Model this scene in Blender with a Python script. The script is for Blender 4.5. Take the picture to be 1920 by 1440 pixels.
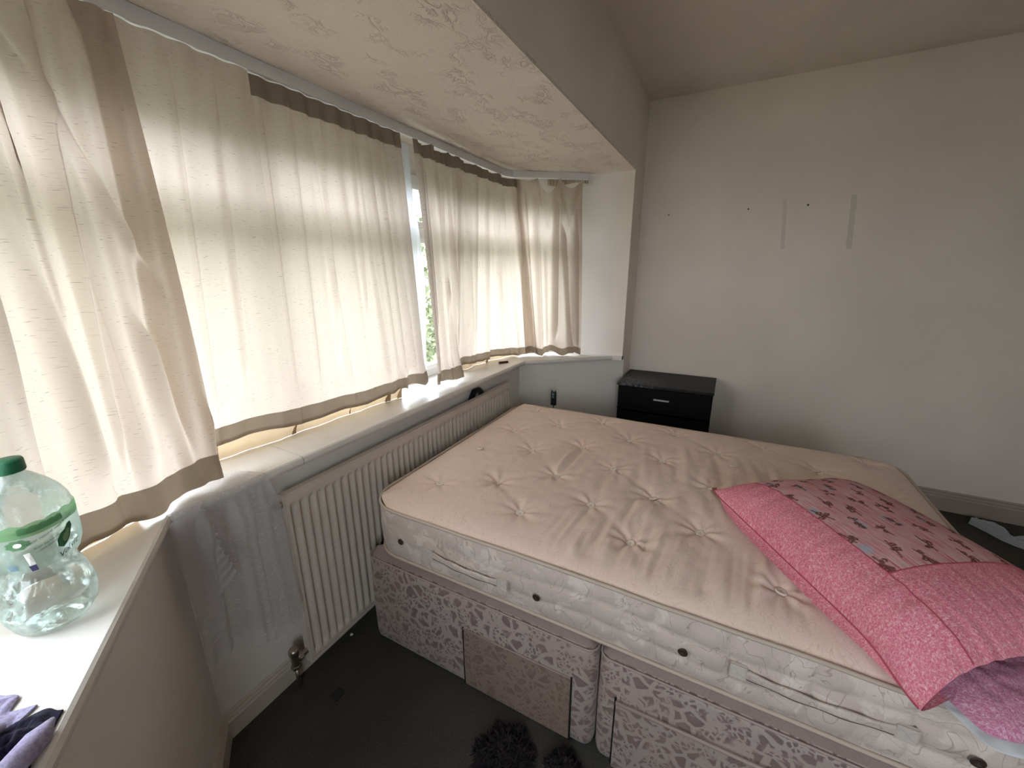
import bpy, bmesh, math, random
import numpy as np
from mathutils import Vector, Matrix, noise as mnoise
for o in list(bpy.data.objects): bpy.data.objects.remove(o, do_unlink=True)
S = bpy.context.scene
COL = S.collection
random.seed(3)
rng = np.random.RandomState(5)
PI = math.pi
# ------------------------------------------------------------------ camera
cd = bpy.data.cameras.new('camera'); cam = bpy.data.objects.new('camera', cd); COL.objects.link(cam)
F_PX = 755.9; P_, A_, R_ = math.radians(15.59), math.radians(27.81), math.radians(-0.235)
h_ = Vector((math.cos(A_), math.sin(A_), 0)); r_ = Vector((math.sin(A_), -math.cos(A_), 0)); z_ = Vector((0, 0, 1))
fw = h_*math.cos(P_) - z_*math.sin(P_); up = h_*math.sin(P_) + z_*math.cos(P_)
rt = r_*math.cos(R_) + up*math.sin(R_); u2 = -r_*math.sin(R_) + up*math.cos(R_)
m = Matrix((rt, u2, -fw)).transposed().to_4x4(); m.translation = Vector((0, 0, 1.508))
cam.matrix_world = m
cd.sensor_fit = 'HORIZONTAL'; cd.sensor_width = 36.0; cd.lens = 36.0*F_PX/1920.0; cd.clip_start = 0.02
S.camera = cam
# ------------------------------------------------------------------ world: overcast bright sky
W = bpy.data.worlds.new('sky'); S.world = W; W.use_nodes = True
nt = W.node_tree; nt.nodes.clear()
out = nt.nodes.new('ShaderNodeOutputWorld'); bg = nt.nodes.new('ShaderNodeBackground')
bg.inputs['Color'].default_value = (0.85, 0.91, 1.0, 1); bg.inputs['Strength'].default_value = 4.3
nt.links.new(bg.outputs[0], out.inputs[0])
S.view_settings.view_transform = 'Standard'; S.view_settings.look = 'None'
S.view_settings.exposure = 1.6; S.view_settings.gamma = 1.0; S.view_settings.use_curve_mapping = False
def portal(name, pts):
    """sampling portal lying in a window opening (adds no light of its own)"""
    c = sum((Vector(p) for p in pts), Vector())/4
    ex = Vector(pts[1])-Vector(pts[0]); ey = Vector(pts[3])-Vector(pts[0])
    l = bpy.data.lights.new(name, 'AREA'); l.shape = 'RECTANGLE'; l.size = ex.length; l.size_y = ey.length
    l.cycles.is_portal = True
    o = bpy.data.objects.new(name, l); COL.objects.link(o)
    X = ex.normalized(); Y = ey.normalized(); Z = X.cross(Y)
    M = Matrix((X, Y, Z)).transposed().to_4x4(); M.translation = c; o.matrix_world = M
# ------------------------------------------------------------------ material helpers
def mat(name, col=(.5, .5, .5), rough=.6, metal=0.0, spec=.5):
    M = bpy.data.materials.new(name); M.use_nodes = True
    b = M.node_tree.nodes['Principled BSDF']
    b.inputs['Base Color'].default_value = (*col, 1); b.inputs['Roughness'].default_value = rough
    b.inputs['Metallic'].default_value = metal; b.inputs['Specular IOR Level'].default_value = spec
    return M
class NB:
    def __init__(s, M): s.M = M; s.t = M.node_tree; s.b = s.t.nodes.get('Principled BSDF')
    def n(s, ty, **kw):
        x = s.t.nodes.new('ShaderNode'+ty)
        for k, v in kw.items():
            if k.startswith('i_'): 
                key = k[2:].replace('_', ' ')
                x.inputs[key].default_value = v
            else: setattr(x, k, v)
        return x
    def l(s, a, b): s.t.links.new(a, b)
    def coord(s, which='Object', scale=(1, 1, 1), rot=(0, 0, 0)):
        tc = s.n('TexCoord'); mp = s.n('Mapping'); mp.inputs['Scale'].default_value = scale; mp.inputs['Rotation'].default_value = rot
        s.l(tc.outputs[which], mp.inputs['Vector']); return mp.outputs['Vector']
    def noise(s, vec, scale, detail=3, rough=.5, dist=0):
        x = s.n('TexNoise'); x.inputs['Scale'].default_value = scale; x.inputs['Detail'].default_value = detail
        x.inputs['Roughness'].default_value = rough; x.inputs['Distortion'].default_value = dist
        s.l(vec, x.inputs['Vector']); return x.outputs['Fac']
    def ramp(s, fac, stops):
        x = s.n('ValToRGB'); cr = x.color_ramp
        while len(cr.elements) < len(stops): cr.elements.new(.5)
        for e, (p, c) in zip(cr.elements, stops): e.position = p; e.color = (*c, 1) if len(c) == 3 else c
        s.l(fac, x.inputs['Fac']); return x.outputs['Color']
    def mix(s, fac, a, b, bt='MIX'):
        x = s.n('Mix', data_type='RGBA', blend_type=bt)
        for k, v in ((0, fac), (6, a), (7, b)):
            if isinstance(v, (int, float)): x.inputs[k].default_value = v
            elif isinstance(v, tuple): x.inputs[k].default_value = (*v, 1) if len(v) == 3 else v
            else: s.l(v, x.inputs[k])
        return x.outputs[2]
    def math(s, op, a, b=0.0, c=None):
        x = s.n('Math', operation=op)
        for k, v in ((0, a), (1, b), (2, c)):
            if v is None: continue
            if isinstance(v, (int, float)): x.inputs[k].default_value = v
            else: s.l(v, x.inputs[k])
        return x.outputs[0]
    def bump(s, h, strength=.3, dist=.01, target=None):
        x = s.n('Bump'); x.inputs['Strength'].default_value = strength; x.inputs['Distance'].default_value = dist
        s.l(h, x.inputs['Height']); s.l(x.outputs[0], (target or s.b).inputs['Normal']); return x.outputs[0]
    def base(s, c): s.l(c, s.b.inputs['Base Color'])
M_ = {}
def painted(name, col, var=.05, grain=.15, scale=2.0):
    M = mat(name, col, .75, spec=.25); N = NB(M); v = N.coord()
    n1 = N.noise(v, scale, 4); n2 = N.noise(v, 140, 2)
    c = N.ramp(n1, [(.3, tuple(x*(1-var) for x in col)), (.7, tuple(min(1, x*(1+var)) for x in col))])
    N.base(c); N.bump(n2, grain, .002); return M
M_['wall'] = painted('wall_paint', (.83, .745, .67)); M_['ceil'] = painted('ceiling_paint', (.78, .70, .62), scale=3)
M_['reveal'] = painted('bay_wall_paint', (.79, .74, .69))
# artex: smooth paint with short raised trowel ridges
def artex():
    M = mat('textured_ceiling_paint', (.62, .545, .47), .8, spec=.2); N = NB(M); v = N.coord(scale=(1.0, 1.4, 1))
    d = N.noise(v, 7, 3); d2 = N.noise(v, 15, 3, .55, 1.8)
    ridge = N.math('SUBTRACT', 1.0, N.math('MULTIPLY', N.math('ABSOLUTE', N.math('SUBTRACT', d2, .5)), 16))
    ridge = N.math('MAXIMUM', ridge, 0.0)
    msk = N.ramp(d, [(.50, (0, 0, 0)), (.64, (1, 1, 1))]); 
    hh = N.math('ADD', N.math('MULTIPLY', ridge, msk), N.math('MULTIPLY', N.noise(v, 60, 2), .25))
    N.bump(hh, .7, .007)
    N.base(N.ramp(N.noise(N.coord(), 2.2, 4), [(.3, (.74, .665, .59)), (.7, (.82, .74, .665))])); return M
M_['artex'] = artex()
def gloss_paint(name, col, rough=.3):
    M = mat(name, col, rough, spec=.5); N = NB(M); v = N.coord()
    n1 = N.noise(v, 6, 5, .6); N.base(N.ramp(n1, [(.3, tuple(x*.9 for x in col)), (.62, col)]))
    N.bump(N.noise(v, 45, 3), .06, .002); return M
M_['sill'] = gloss_paint('sill_gloss_paint', (.77, .73, .68), .32)
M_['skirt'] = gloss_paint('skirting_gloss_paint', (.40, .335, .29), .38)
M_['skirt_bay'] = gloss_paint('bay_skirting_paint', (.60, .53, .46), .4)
M_['pvc'] = mat('white_window_plastic', (.82, .83, .84), .3)
M_['rail'] = gloss_paint('rail_white', (.78, .77, .78), .4)
M_['rad'] = gloss_paint('radiator_enamel', (.66, .58, .50), .35)
M_['chrome'] = mat('dull_chrome', (.45, .40, .34), .35, 1.0)
M_['steel'] = mat('brushed_steel', (.62, .62, .60), .35, 1.0)
def carpet():
    M = mat('grey_carpet', (.08, .078, .07), .95, spec=.05); N = NB(M); v = N.coord()
    n1 = N.noise(v, 1.4, 4); n2 = N.noise(v, 260, 3, .7)
    c = N.ramp(n1, [(.35, (.062, .056, .045)), (.65, (.088, .084, .076))])
    sp = N.ramp(n2, [(.3, (.55, .55, .55)), (.7, (1.5, 1.5, 1.5))])
    N.base(N.mix(1.0, c, sp, 'MULTIPLY')); N.bump(n2, .8, .004); return M
M_['carpet'] = carpet()
def glass():
    M = bpy.data.materials.new('window_glass'); M.use_nodes = True; t = M.node_tree; t.nodes.clear()
    o = t.nodes.new('ShaderNodeOutputMaterial'); tr = t.nodes.new('ShaderNodeBsdfTransparent'); gl = t.nodes.new('ShaderNodeBsdfGlossy')
    tr.inputs[0].default_value = (.93, .95, .94, 1); gl.inputs['Roughness'].default_value = .02
    mx = t.nodes.new('ShaderNodeMixShader'); fr = t.nodes.new('ShaderNodeFresnel'); fr.inputs['IOR'].default_value = 1.45
    t.links.new(fr.outputs[0], mx.inputs[0]); t.links.new(tr.outputs[0], mx.inputs[1]); t.links.new(gl.outputs[0], mx.inputs[2]); t.links.new(mx.outputs[0], o.inputs[0]); return M
M_['glass'] = glass()
def cloth_translucent(name, dcol, tcol, tfac, flecks=True, weave=.3):
    """woven cloth: diffuse + translucent, slub flecks along the weft (UV in metres)"""
    M = bpy.data.materials.new(name); M.use_nodes = True; N = NB(M); t = M.node_tree
    t.nodes.remove(t.nodes['Principled BSDF']); o = t.nodes['Material Output']
    d = N.n('BsdfDiffuse'); tr = N.n('BsdfTranslucent'); mx = N.n('MixShader'); mx.inputs[0].default_value = tfac
    tc = N.n('TexCoord'); mp = N.n('Mapping'); mp.inputs['Scale'].default_value = (42, 420, 1); N.l(tc.outputs['UV'], mp.inputs['Vector'])
    fl = N.noise(mp.outputs[0], 1.0, 2, .5)
    mp2 = N.n('Mapping'); mp2.inputs['Scale'].default_value = (9, 30, 1); N.l(tc.outputs['UV'], mp2.inputs['Vector'])
    clump = N.noise(mp2.outputs[0], 1.0, 2)
    k = N.math('MULTIPLY', N.math('SMOOTH_MIN', N.math('MAXIMUM', N.math('MULTIPLY', N.math('SUBTRACT', fl, .615), 9.0), 0.0), 1.0, .05), N.math('MINIMUM', N.math('MAXIMUM', N.math('MULTIPLY', N.math('SUBTRACT', clump, .33), 5), 0.0), 1.0))
    if not flecks: k = N.math('MULTIPLY', k, .25)
    mp3 = N.n('Mapping'); mp3.inputs['Scale'].default_value = (900, 1400, 1); N.l(tc.outputs['UV'], mp3.inputs['Vector'])
    wv = N.noise(mp3.outputs[0], 1.0, 1)
    wf = N.ramp(wv, [(.3, (.90,)*3), (.7, (1.08,)*3)])
    for sh, c, dk in ((d, dcol, .45), (tr, tcol, .5)):
        cc = N.mix(k, c, tuple(x*dk for x in c)); cc = N.mix(weave, cc, wf, 'MULTIPLY'); N.l(cc, sh.inputs['Color'])
    b = N.n('Bump'); b.inputs['Strength'].default_value = .25; b.inputs['Distance'].default_value = .0015; N.l(wv, b.inputs['Height'])
    N.l(b.outputs[0], d.inputs['Normal'])
    N.l(d.outputs[0], mx.inputs[1]); N.l(tr.outputs[0], mx.inputs[2]); N.l(mx.outputs[0], o.inputs[0]); return M
M_['curtain'] = cloth_translucent('cream_slub_curtain_cloth', (.62, .52, .43), (.555, .47, .40), .55)
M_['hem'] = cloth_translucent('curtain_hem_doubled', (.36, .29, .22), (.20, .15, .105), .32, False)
M_['lining'] = cloth_translucent('curtain_hem_lining', (.55, .42, .27), (.55, .42, .27), .35, False)
M_['tape'] = cloth_translucent('curtain_heading_band', (.36, .30, .235), (.22, .17, .125), .30, False)
M_['pleat'] = cloth_translucent('pleated_heading_tape', (.66, .58, .46), (.62, .52, .40), .4, False)
M_['satin'] = cloth_translucent('thin_white_net', (.72, .71, .74), (.8, .8, .86), .5, False)
def sheer():
    M = cloth_translucent('sheer_white_net', (.66, .64, .66), (.70, .68, .70), .4, False); N = NB(M); t = M.node_tree
    o = t.nodes['Material Output']; src = o.inputs[0].links[0].from_socket
    tr = N.n('BsdfTransparent'); mx = N.n('MixShader'); mx.inputs[0].default_value = .52
    N.l(tr.outputs[0], mx.inputs[1]); N.l(src, mx.inputs[2]); N.l(mx.outputs[0], o.inputs[0]); mx.inputs[0].default_value = .34; return M
M_['sheer'] = sheer(); M_['frill'] = M_['sheer'].copy(); M_['frill'].name = 'gathered_net_frill'
for nd in M_['frill'].node_tree.nodes:
    if nd.type == 'MIX_SHADER' and abs(nd.inputs[0].default_value-.34) < 1e-3: nd.inputs[0].default_value = .62
# ------------------------------------------------------------------ geometry helpers
def link(name, me, material=None, parent=None, smooth=False):
    o = bpy.data.objects.new(name, me); COL.objects.link(o)
    if material is not None: me.materials.append(material if not isinstance(material, str) else M_[material])
    if parent is not None: o.parent = parent
    if smooth:
        me.polygons.foreach_set('use_smooth', [True]*len(me.polygons))
    return o
def mesh(name, V, Fc, material=None, parent=None, smooth=False):
    me = bpy.data.meshes.new(name); me.from_pydata([tuple(map(float, v)) for v in V], [], [tuple(int(i) for i in f) for f in Fc]); me.update()
    return link(name, me, material, parent, smooth)
def tag(o, label=None, cat=None, group=None, kind=None):
    if label: o['label'] = label
    if cat: o['category'] = cat
    if group: o['group'] = group
    if kind: o['kind'] = kind
    return o
def empty(name, loc=(0, 0, 0), rz=0):
    o = bpy.data.objects.new(name, None); COL.objects.link(o); o.location = loc; o.rotation_euler = (0, 0, rz); o.empty_display_size = .05; return o
def bm_box(bm, x0, x1, y0, y1, z0, z1):
    vs = [bm.verts.new(p) for p in ((x0, y0, z0), (x1, y0, z0), (x1, y1, z0), (x0, y1, z0), (x0, y0, z1), (x1, y0, z1), (x1, y1, z1), (x0, y1, z1))]
    for f in ((0, 3, 2, 1), (4, 5, 6, 7), (0, 1, 5, 4), (1, 2, 6, 5), (2, 3, 7, 6), (3, 0, 4, 7)): bm.faces.new([vs[i] for i in f])
    return vs
def bm_prism(bm, poly, z0, z1):
    """poly counter-clockwise"""
    a = [bm.verts.new((x, y, z0)) for x, y in poly]; b = [bm.verts.new((x, y, z1)) for x, y in poly]; n = len(poly)
    bm.faces.new(a[::-1]); bm.faces.new(b)
    for i in range(n): j = (i+1) % n; bm.faces.new((a[i], a[j], b[j], b[i]))
def bm_tube(bm, pts, r, n=10, closed=False, cap=True):
    pts = [Vector(p) for p in pts]; rings = []; N_ = len(pts); prev = None
    for i, p in enumerate(pts):
        if closed: t = (pts[(i+1) % N_]-pts[i-1]).normalized()
        else: t = (pts[min(i+1, N_-1)]-pts[max(i-1, 0)]).normalized()
        ref = Vector((0, 0, 1)) if abs(t.z) < .9 else Vector((1, 0, 0))
        a = t.cross(ref).normalized()
        if prev is not None:
            a = (prev - t*prev.dot(t)); a = a.normalized() if a.length > 1e-6 else t.cross(ref).normalized()
        prev = a; b = t.cross(a); rr = r[i] if isinstance(r, (list, tuple)) else r
        rings.append([bm.verts.new(p + (a*math.cos(2*PI*k/n)+b*math.sin(2*PI*k/n))*rr) for k in range(n)])
    for i in range(N_ if closed else N_-1):
        A = rings[i]; B = rings[(i+1) % N_]
        for k in range(n): bm.faces.new((A[k], A[(k+1) % n], B[(k+1) % n], B[k]))
    if cap and not closed: bm.faces.new(rings[0][::-1]); bm.faces.new(rings[-1])
def bm_lathe(bm, prof, n=32, cx=0, cy=0, closed_ends=True):
    rings = [[bm.verts.new((cx+r*math.cos(2*PI*k/n), cy+r*math.sin(2*PI*k/n), z)) for k in range(n)] for r, z in prof]
    for A, B in zip(rings, rings[1:]):
        for k in range(n): bm.faces.new((A[k], A[(k+1) % n], B[(k+1) % n], B[k]))
    if closed_ends: bm.faces.new(rings[0][::-1]); bm.faces.new(rings[-1])
def done(bm, name, material, parent=None, smooth=False, bevel=0, seg=2, fix=True):
    if fix: bmesh.ops.recalc_face_normals(bm, faces=bm.faces[:])
    me = bpy.data.meshes.new(name); bm.to_mesh(me); bm.free()
    o = link(name, me, material, parent, smooth)
    if bevel:
        b = o.modifiers.new('bevel', 'BEVEL'); b.width = bevel; b.segments = seg; b.limit_method = 'ANGLE'; b.angle_limit = .7
        b.harden_normals = False
    return o
def box(name, x0, x1, y0, y1, z0, z1, material, parent=None, bevel=0, seg=2):
    bm = bmesh.new(); bm_box(bm, x0, x1, y0, y1, z0, z1); return done(bm, name, material, parent, False, bevel, seg)
def grid(name, P, material, parent=None, uv=None, smooth=True, flip=False, solid=0):
    """P: (rows, cols, 3) array of points"""
    R, Cc = P.shape[:2]; idx = np.arange(R*Cc).reshape(R, Cc)
    q = np.stack([idx[:-1, :-1], idx[:-1, 1:], idx[1:, 1:], idx[1:, :-1]], -1).reshape(-1, 4)
    if flip: q = q[:, ::-1]
    me = bpy.data.meshes.new(name); me.from_pydata(P.reshape(-1, 3).tolist(), [], q.tolist()); me.update()
    if uv is not None:
        l = me.uv_layers.new(name='UVMap'); U = uv.reshape(-1, 2)[q.reshape(-1)]; l.data.foreach_set('uv', U.astype(np.float32).ravel())
    o = link(name, me, material, parent, smooth)
    if solid:
        s = o.modifiers.new('thickness', 'SOLIDIFY'); s.thickness = solid; s.offset = 0
    return o
def structure(o): o['kind'] = 'structure'; return o
def polysample(path, s):
    """arc-length sample of a polyline (list of tuples) at fractions s"""
    P = np.array(path, float); d = np.r_[0, np.cumsum(np.linalg.norm(np.diff(P[:, :2], axis=0), axis=1))]; d /= d[-1]
    return np.stack([np.interp(s, d, P[:, k]) for k in range(P.shape[1])], -1)
def fnoise(x, y=0.0, z=0.0):
    return mnoise.noise(Vector((x, y, z)))
def noise2(X, Y, seed=0.0):
    return np.vectorize(lambda a, b: mnoise.noise(Vector((a, b, seed))))(X, Y)
def smooth01(x): x = np.clip(x, 0, 1); return x*x*(3-2*x)

# ================================================================== ROOM
XF, YF, ZC = 3.356, 0.66, 2.661          # far wall, front wall, ceiling
XL, YB = -1.1, -2.9                      # near left wall, back wall
ZB, ZS = 2.165, 0.887                    # bay ceiling, sill top
BC = [(-.03, YF), (.09, .82), (.423, 1.31), (2.60, 1.31), (3.11, YF)]            # bay wall line under the sill
WO = [(-.20, YF), (-.20, .90), (.30, 1.60), (2.72, 1.60), (3.05, 1.19), (3.05, YF)]  # window line
def offset_out(poly, d):
    res = []
    for i, p in enumerate(poly):
        a = Vector(poly[max(i-1, 0)]); b = Vector(poly[min(i+1, len(poly)-1)]); c = Vector(p)
        t1 = (c-a).normalized() if i > 0 else (b-c).normalized(); t2 = (b-c).normalized() if i < len(poly)-1 else t1
        n1 = Vector((-t1.y, t1.x)); n2 = Vector((-t2.y, t2.x)); n = (n1+n2).normalized(); res.append(tuple(c+n*d/max(.3, n.dot(n1))))
    return res
# floor
bm = bmesh.new(); poly = [(XL, YB), (XF, YB), (XF, YF)] + BC[::-1] + [(XL, YF)]
bm_prism(bm, poly, -.05, 0); structure(done(bm, 'floor', 'carpet'))
box('ceiling', XL-.1, XF+.1, YB-.1, YF+.1, ZC, ZC+.08, 'ceil')['kind'] = 'structure'
box('wall_right', XF, XF+.1, YB-.1, YF+.1, -.05, ZC, 'wall')['kind'] = 'structure'
# front wall: header over the bay and the two cheeks beside it
bm = bmesh.new(); bm_box(bm, XL, -.20, YF, YF+.1, -.05, ZC); bm_box(bm, -.20, 3.05, YF, YF+.1, ZB+.012, ZC)
bm_box(bm, 3.05, XF, YF, YF+.1, ZS-.03, ZC); bm_box(bm, 3.11, XF, YF, YF+.1, -.05, ZS-.03)
structure(done(bm, 'wall_front', 'wall'))
box('wall_back', XL-.1, XF, YB-.1, YB, -.05, ZC, 'wall')['kind'] = 'structure'
# left wall behind the camera, with an added window that brightens the room
bm = bmesh.new(); wy0, wy1, wz0, wz1 = -1.15, -.25, .90, 2.1
bm_box(bm, XL-.1, XL, YB, wy0, -.05, ZC); bm_box(bm, XL-.1, XL, wy1, YF+.1, -.05, ZC)
bm_box(bm, XL-.1, XL, wy0, wy1, -.05, wz0); bm_box(bm, XL-.1, XL, wy0, wy1, wz1, ZC)
structure(done(bm, 'wall_left', 'wall'))
# bay ceiling slab
bm = bmesh.new(); o_ = offset_out(WO, .12); bm_prism(bm, ([WO[0]] + [o_[1], o_[2], o_[3], o_[4]] + [WO[-1]])[::-1], ZB, ZB+.012)
structure(done(bm, 'ceiling_bay', 'artex'))
# bay walls under the sill
bo = offset_out(BC, .30)
bm = bmesh.new()
for i in range(4):
    if i == 0: continue
    a, b = BC[i], BC[i+1]; c, d = bo[i+1], bo[i]
    if i == 1: a = BC[0]; d = (-.44, YF)
    if i == 3: c = (3.42, YF+.1); 
    bm_prism(bm, [a, d, c, b][::-1], -.05, ZS-.03)
structure(done(bm, 'wall_bay', 'reveal'))
# bay reveals (cheeks beside the side windows)
box('wall_reveal', 3.05, 3.17, YF+.1, 1.21, ZS-.03, ZB, 'reveal')['kind'] = 'structure'
bm = bmesh.new(); bm_box(bm, -.32, -.20, YF+.1, .92, ZS-.03, ZB); structure(done(bm, 'wall_reveal', 'reveal'))
# sill boards: two lengths with a joint on the long side
def nosing(path_in, path_out, name):
    """board between an inner (room side) and an outer line, rounded nose"""
    prof = [(0.0, 0.0), (-.006, -.004), (-.010, -.013), (-.010, -.020), (-.006, -.028), (0.0, -.032)]
    V = []; Fc = []; n = len(path_in)
    inn = np.array(path_in); outp = np.array(path_out)
    for i in range(n):
        dirn = (outp[i]-inn[i])/np.linalg.norm(outp[i]-inn[i])
        row = [(*outp[i], ZS)] + [(*(inn[i] + dirn*.010 + dirn*dx), ZS+dz) for dx, dz in prof] + [(*outp[i], ZS-.032)]
        V += row
    k = len(prof)+2
    for i in range(n-1):
        for j in range(k): Fc.append((i*k+j, i*k+(j+1) % k, (i+1)*k+(j+1) % k, (i+1)*k+j))
    Fc.append(tuple(range(k))[::-1]); Fc.append(tuple((n-1)*k+j for j in range(k)))
    o = mesh(name, V, Fc, 'sill'); bm2 = bmesh.new(); bm2.from_mesh(o.data); bmesh.ops.recalc_face_normals(bm2, faces=bm2.faces[:]); bm2.to_mesh(o.data); bm2.free()
    return structure(o)
nosing([(.012, .665), (.406, 1.245), (.797, 1.245)], [(-.20, .70), (.30, 1.60), (.815, 1.60)], 'trim_1')
nosing([(.8, 1.245), (2.563, 1.245), (3.085, .655)], [(.818, 1.60), (2.72, 1.60), (3.05, 1.15)], 'trim_2')
box('trim_3', 3.02, 3.10, YF+.0, 1.19, ZS-.03, ZS-.001, 'sill')['kind'] = 'structure'
# skirting boards
def skirting(name, pts, h, t, material, side=1):
    """moulded board run along pts (room on the right-hand side of travel if side=1)"""
    prof = [(0, 0), (t, 0), (t, h*.68), (t*.72, h*.74), (t*.80, h*.80), (t*.45, h*.88), (t*.55, h*.94), (t*.2, h), (0, h)]
    P = [Vector(p) for p in pts]; V = []; Fc = []
    for i, p in enumerate(P):
        t1 = (P[i]-P[i-1]).normalized() if i else (P[1]-P[0]).normalized(); t2 = (P[i+1]-P[i]).normalized() if i < len(P)-1 else t1
        n1 = Vector((t1.y, -t1.x))*side; n2 = Vector((t2.y, -t2.x))*side; n = (n1+n2).normalized(); s = 1/max(.4, n.dot(n1))
        V += [(p.x+n.x*a*s, p.y+n.y*a*s, z) for a, z in prof]
    k = len(prof)
    for i in range(len(P)-1):
        for j in range(k): Fc.append((i*k+j, i*k+(j+1) % k, (i+1)*k+(j+1) % k, (i+1)*k+j))
    Fc.append(tuple(range(k))); Fc.append(tuple((len(P)-1)*k+j for j in range(k))[::-1])
    o = mesh(name, V, Fc, material); b2 = bmesh.new(); b2.from_mesh(o.data); bmesh.ops.recalc_face_normals(b2, faces=b2.faces[:]); b2.to_mesh(o.data); b2.free()
    return structure(o)
skirting('baseboard_right', [(XF, YF-.001), (XF, YB)], .135, .02, 'skirt')
skirting('baseboard_bay', [BC[0], BC[2], BC[3], BC[4]], .10, .016, 'skirt_bay')
skirting('baseboard_front', [(3.11, YF), (XF-.02, YF)], .13, .018, 'skirt')
skirting('baseboard_back', [(XF-.02, YB), (XL, YB)], .13, .018, 'skirt')
skirting('baseboard_left', [(XL, YB+.02), (XL, YF), (-.05, YF)], .13, .018, 'skirt')

# ------------------------------------------------------------------ windows
def window(name, A, B, z0, z1, nl, transom=None, t=.05, fr=.045):
    """upvc window between plan points A and B, standing on z0; frame + transom + mullions; panes are children"""
    A = Vector((*A, 0)); B = Vector((*B, 0)); L = (B-A).length; ang = math.atan2((B-A).y, (B-A).x)
    e = empty(name, (A.x, A.y, 0), ang); structure(e)
    bm = bmesh.new()
    bm_box(bm, 0, L, -t/2, t/2, z0, z0+fr); bm_box(bm, 0, L, -t/2, t/2, z1-fr, z1)
    xs = [L*i/nl for i in range(nl+1)]
    for i, x in enumerate(xs):
        a, b = (x-fr/2, x+fr/2); a = max(a, 0); b = min(b, L)
        if i == 0: b = fr
        if i == nl: a = L-fr
        bm_box(bm, a, b, -t/2-.002, t/2+.002, z0+fr, z1-fr)
    if transom: bm_box(bm, 0, L, -t/2, t/2, transom-fr*.6, transom+fr*.6)
    f = done(bm, 'window_frame', 'pvc', e, bevel=.004)
    for i in range(nl):
        a, b = xs[i]+fr*.5, xs[i+1]-fr*.5
        for q0, q1 in ([(z0+fr, transom-fr*.6), (transom+fr*.6, z1-fr)] if transom else [(z0+fr, z1-fr)]):
            sb = bmesh.new(); s = .03      # opening sash
            for (p0, p1, r0, r1) in ((a, b, q0, q0+s), (a, b, q1-s, q1), (a, a+s, q0+s, q1-s), (b-s, b, q0+s, q1-s)): bm_box(sb, p0, p1, -t/2-.012, t/2-.01, r0, r1)
            done(sb, 'sash', 'pvc', e, bevel=.004)
            gb = bmesh.new(); vs = [gb.verts.new(p) for p in ((a+s, 0, q0+s), (b-s, 0, q0+s), (b-s, 0, q1-s), (a+s, 0, q1-s))]; gb.faces.new(vs)
            done(gb, 'pane', 'glass', e, fix=False)
    return e
ZW = 2.01
window('window_1', (-.20, .90), (.30, 1.60), ZS, ZW, 2, 1.72)
window('window_2', (.30, 1.60), (2.72, 1.60), ZS, ZW, 4, 1.72)
window('window_3', (2.72, 1.60), (3.05, 1.19), ZS, ZW, 1, 1.72)
window('fill_window', (XL-.05, wy0), (XL-.05, wy1), wz0, wz1, 1, 1.7)  # unseen window, added only to let in extra daylight
# lintel panel above the bay windows
bm = bmesh.new(); oi = offset_out(WO, .09)
for i in range(1, 4): bm_prism(bm, [WO[i], oi[i], oi[i+1], WO[i+1]][::-1], ZW, ZB)
structure(done(bm, 'wall_lintel', 'reveal'))
# ------------------------------------------------------------------ garden outside
def grass():
    M = mat('mossy_garden_ground', (.20, .22, .14), .9, spec=.1); N = NB(M); v = N.coord()
    N.base(N.ramp(N.noise(v, 3, 6, .7), [(.3, (.16, .185, .10)), (.7, (.25, .265, .165))])); N.bump(N.noise(v, 60, 3), .3, .01); return M
M_['grass'] = grass(); M_['leaf'] = mat('hedge_leaves', (.24, .27, .16), .7)
o = mesh('garden_ground', [(-14, -8, -.12), (16, -8, -.12), (16, 22, -.12), (-14, 22, -.12)], [(0, 1, 2, 3)], 'grass'); structure(o)
hv = rng.rand(22000, 3); V = []; Fc = []  # hedge lengthened and raised to hold low sky light off the curtains
for i, (a, b, c) in enumerate(hv):
    p = Vector((-8+a*20, 4.6+b*1.0, -.1+c*(2.35+.2*math.sin(a*40)))); d = Vector(rng.randn(3)).normalized(); e2 = d.cross(Vector(rng.randn(3))).normalized()
    k = len(V); s = .09; V += [p-d*s, p+e2*s*.45, p+d*s, p-e2*s*.45]; Fc.append((k, k+1, k+2, k+3))
tag(mesh('hedge', V, Fc, 'leaf'), 'long green leafy hedge outside beyond the bay window, raised to block low sky light', 'hedge')
# sampling portals in the openings
portal('portal_center', [(.30, 1.66, ZS), (.30, 1.66, ZW), (2.72, 1.66, ZW), (2.72, 1.66, ZS)])
portal('portal_far', [(2.76, 1.63, ZS), (2.76, 1.63, ZW), (3.09, 1.22, ZW), (3.09, 1.22, ZS)])
portal('portal_near', [(-.24, .93, ZS), (-.24, .93, ZW), (.26, 1.63, ZW), (.26, 1.63, ZS)])
portal('portal_left', [(XL-.12, wy0, wz0), (XL-.12, wy0, wz1), (XL-.12, wy1, wz1), (XL-.12, wy1, wz0)])
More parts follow.
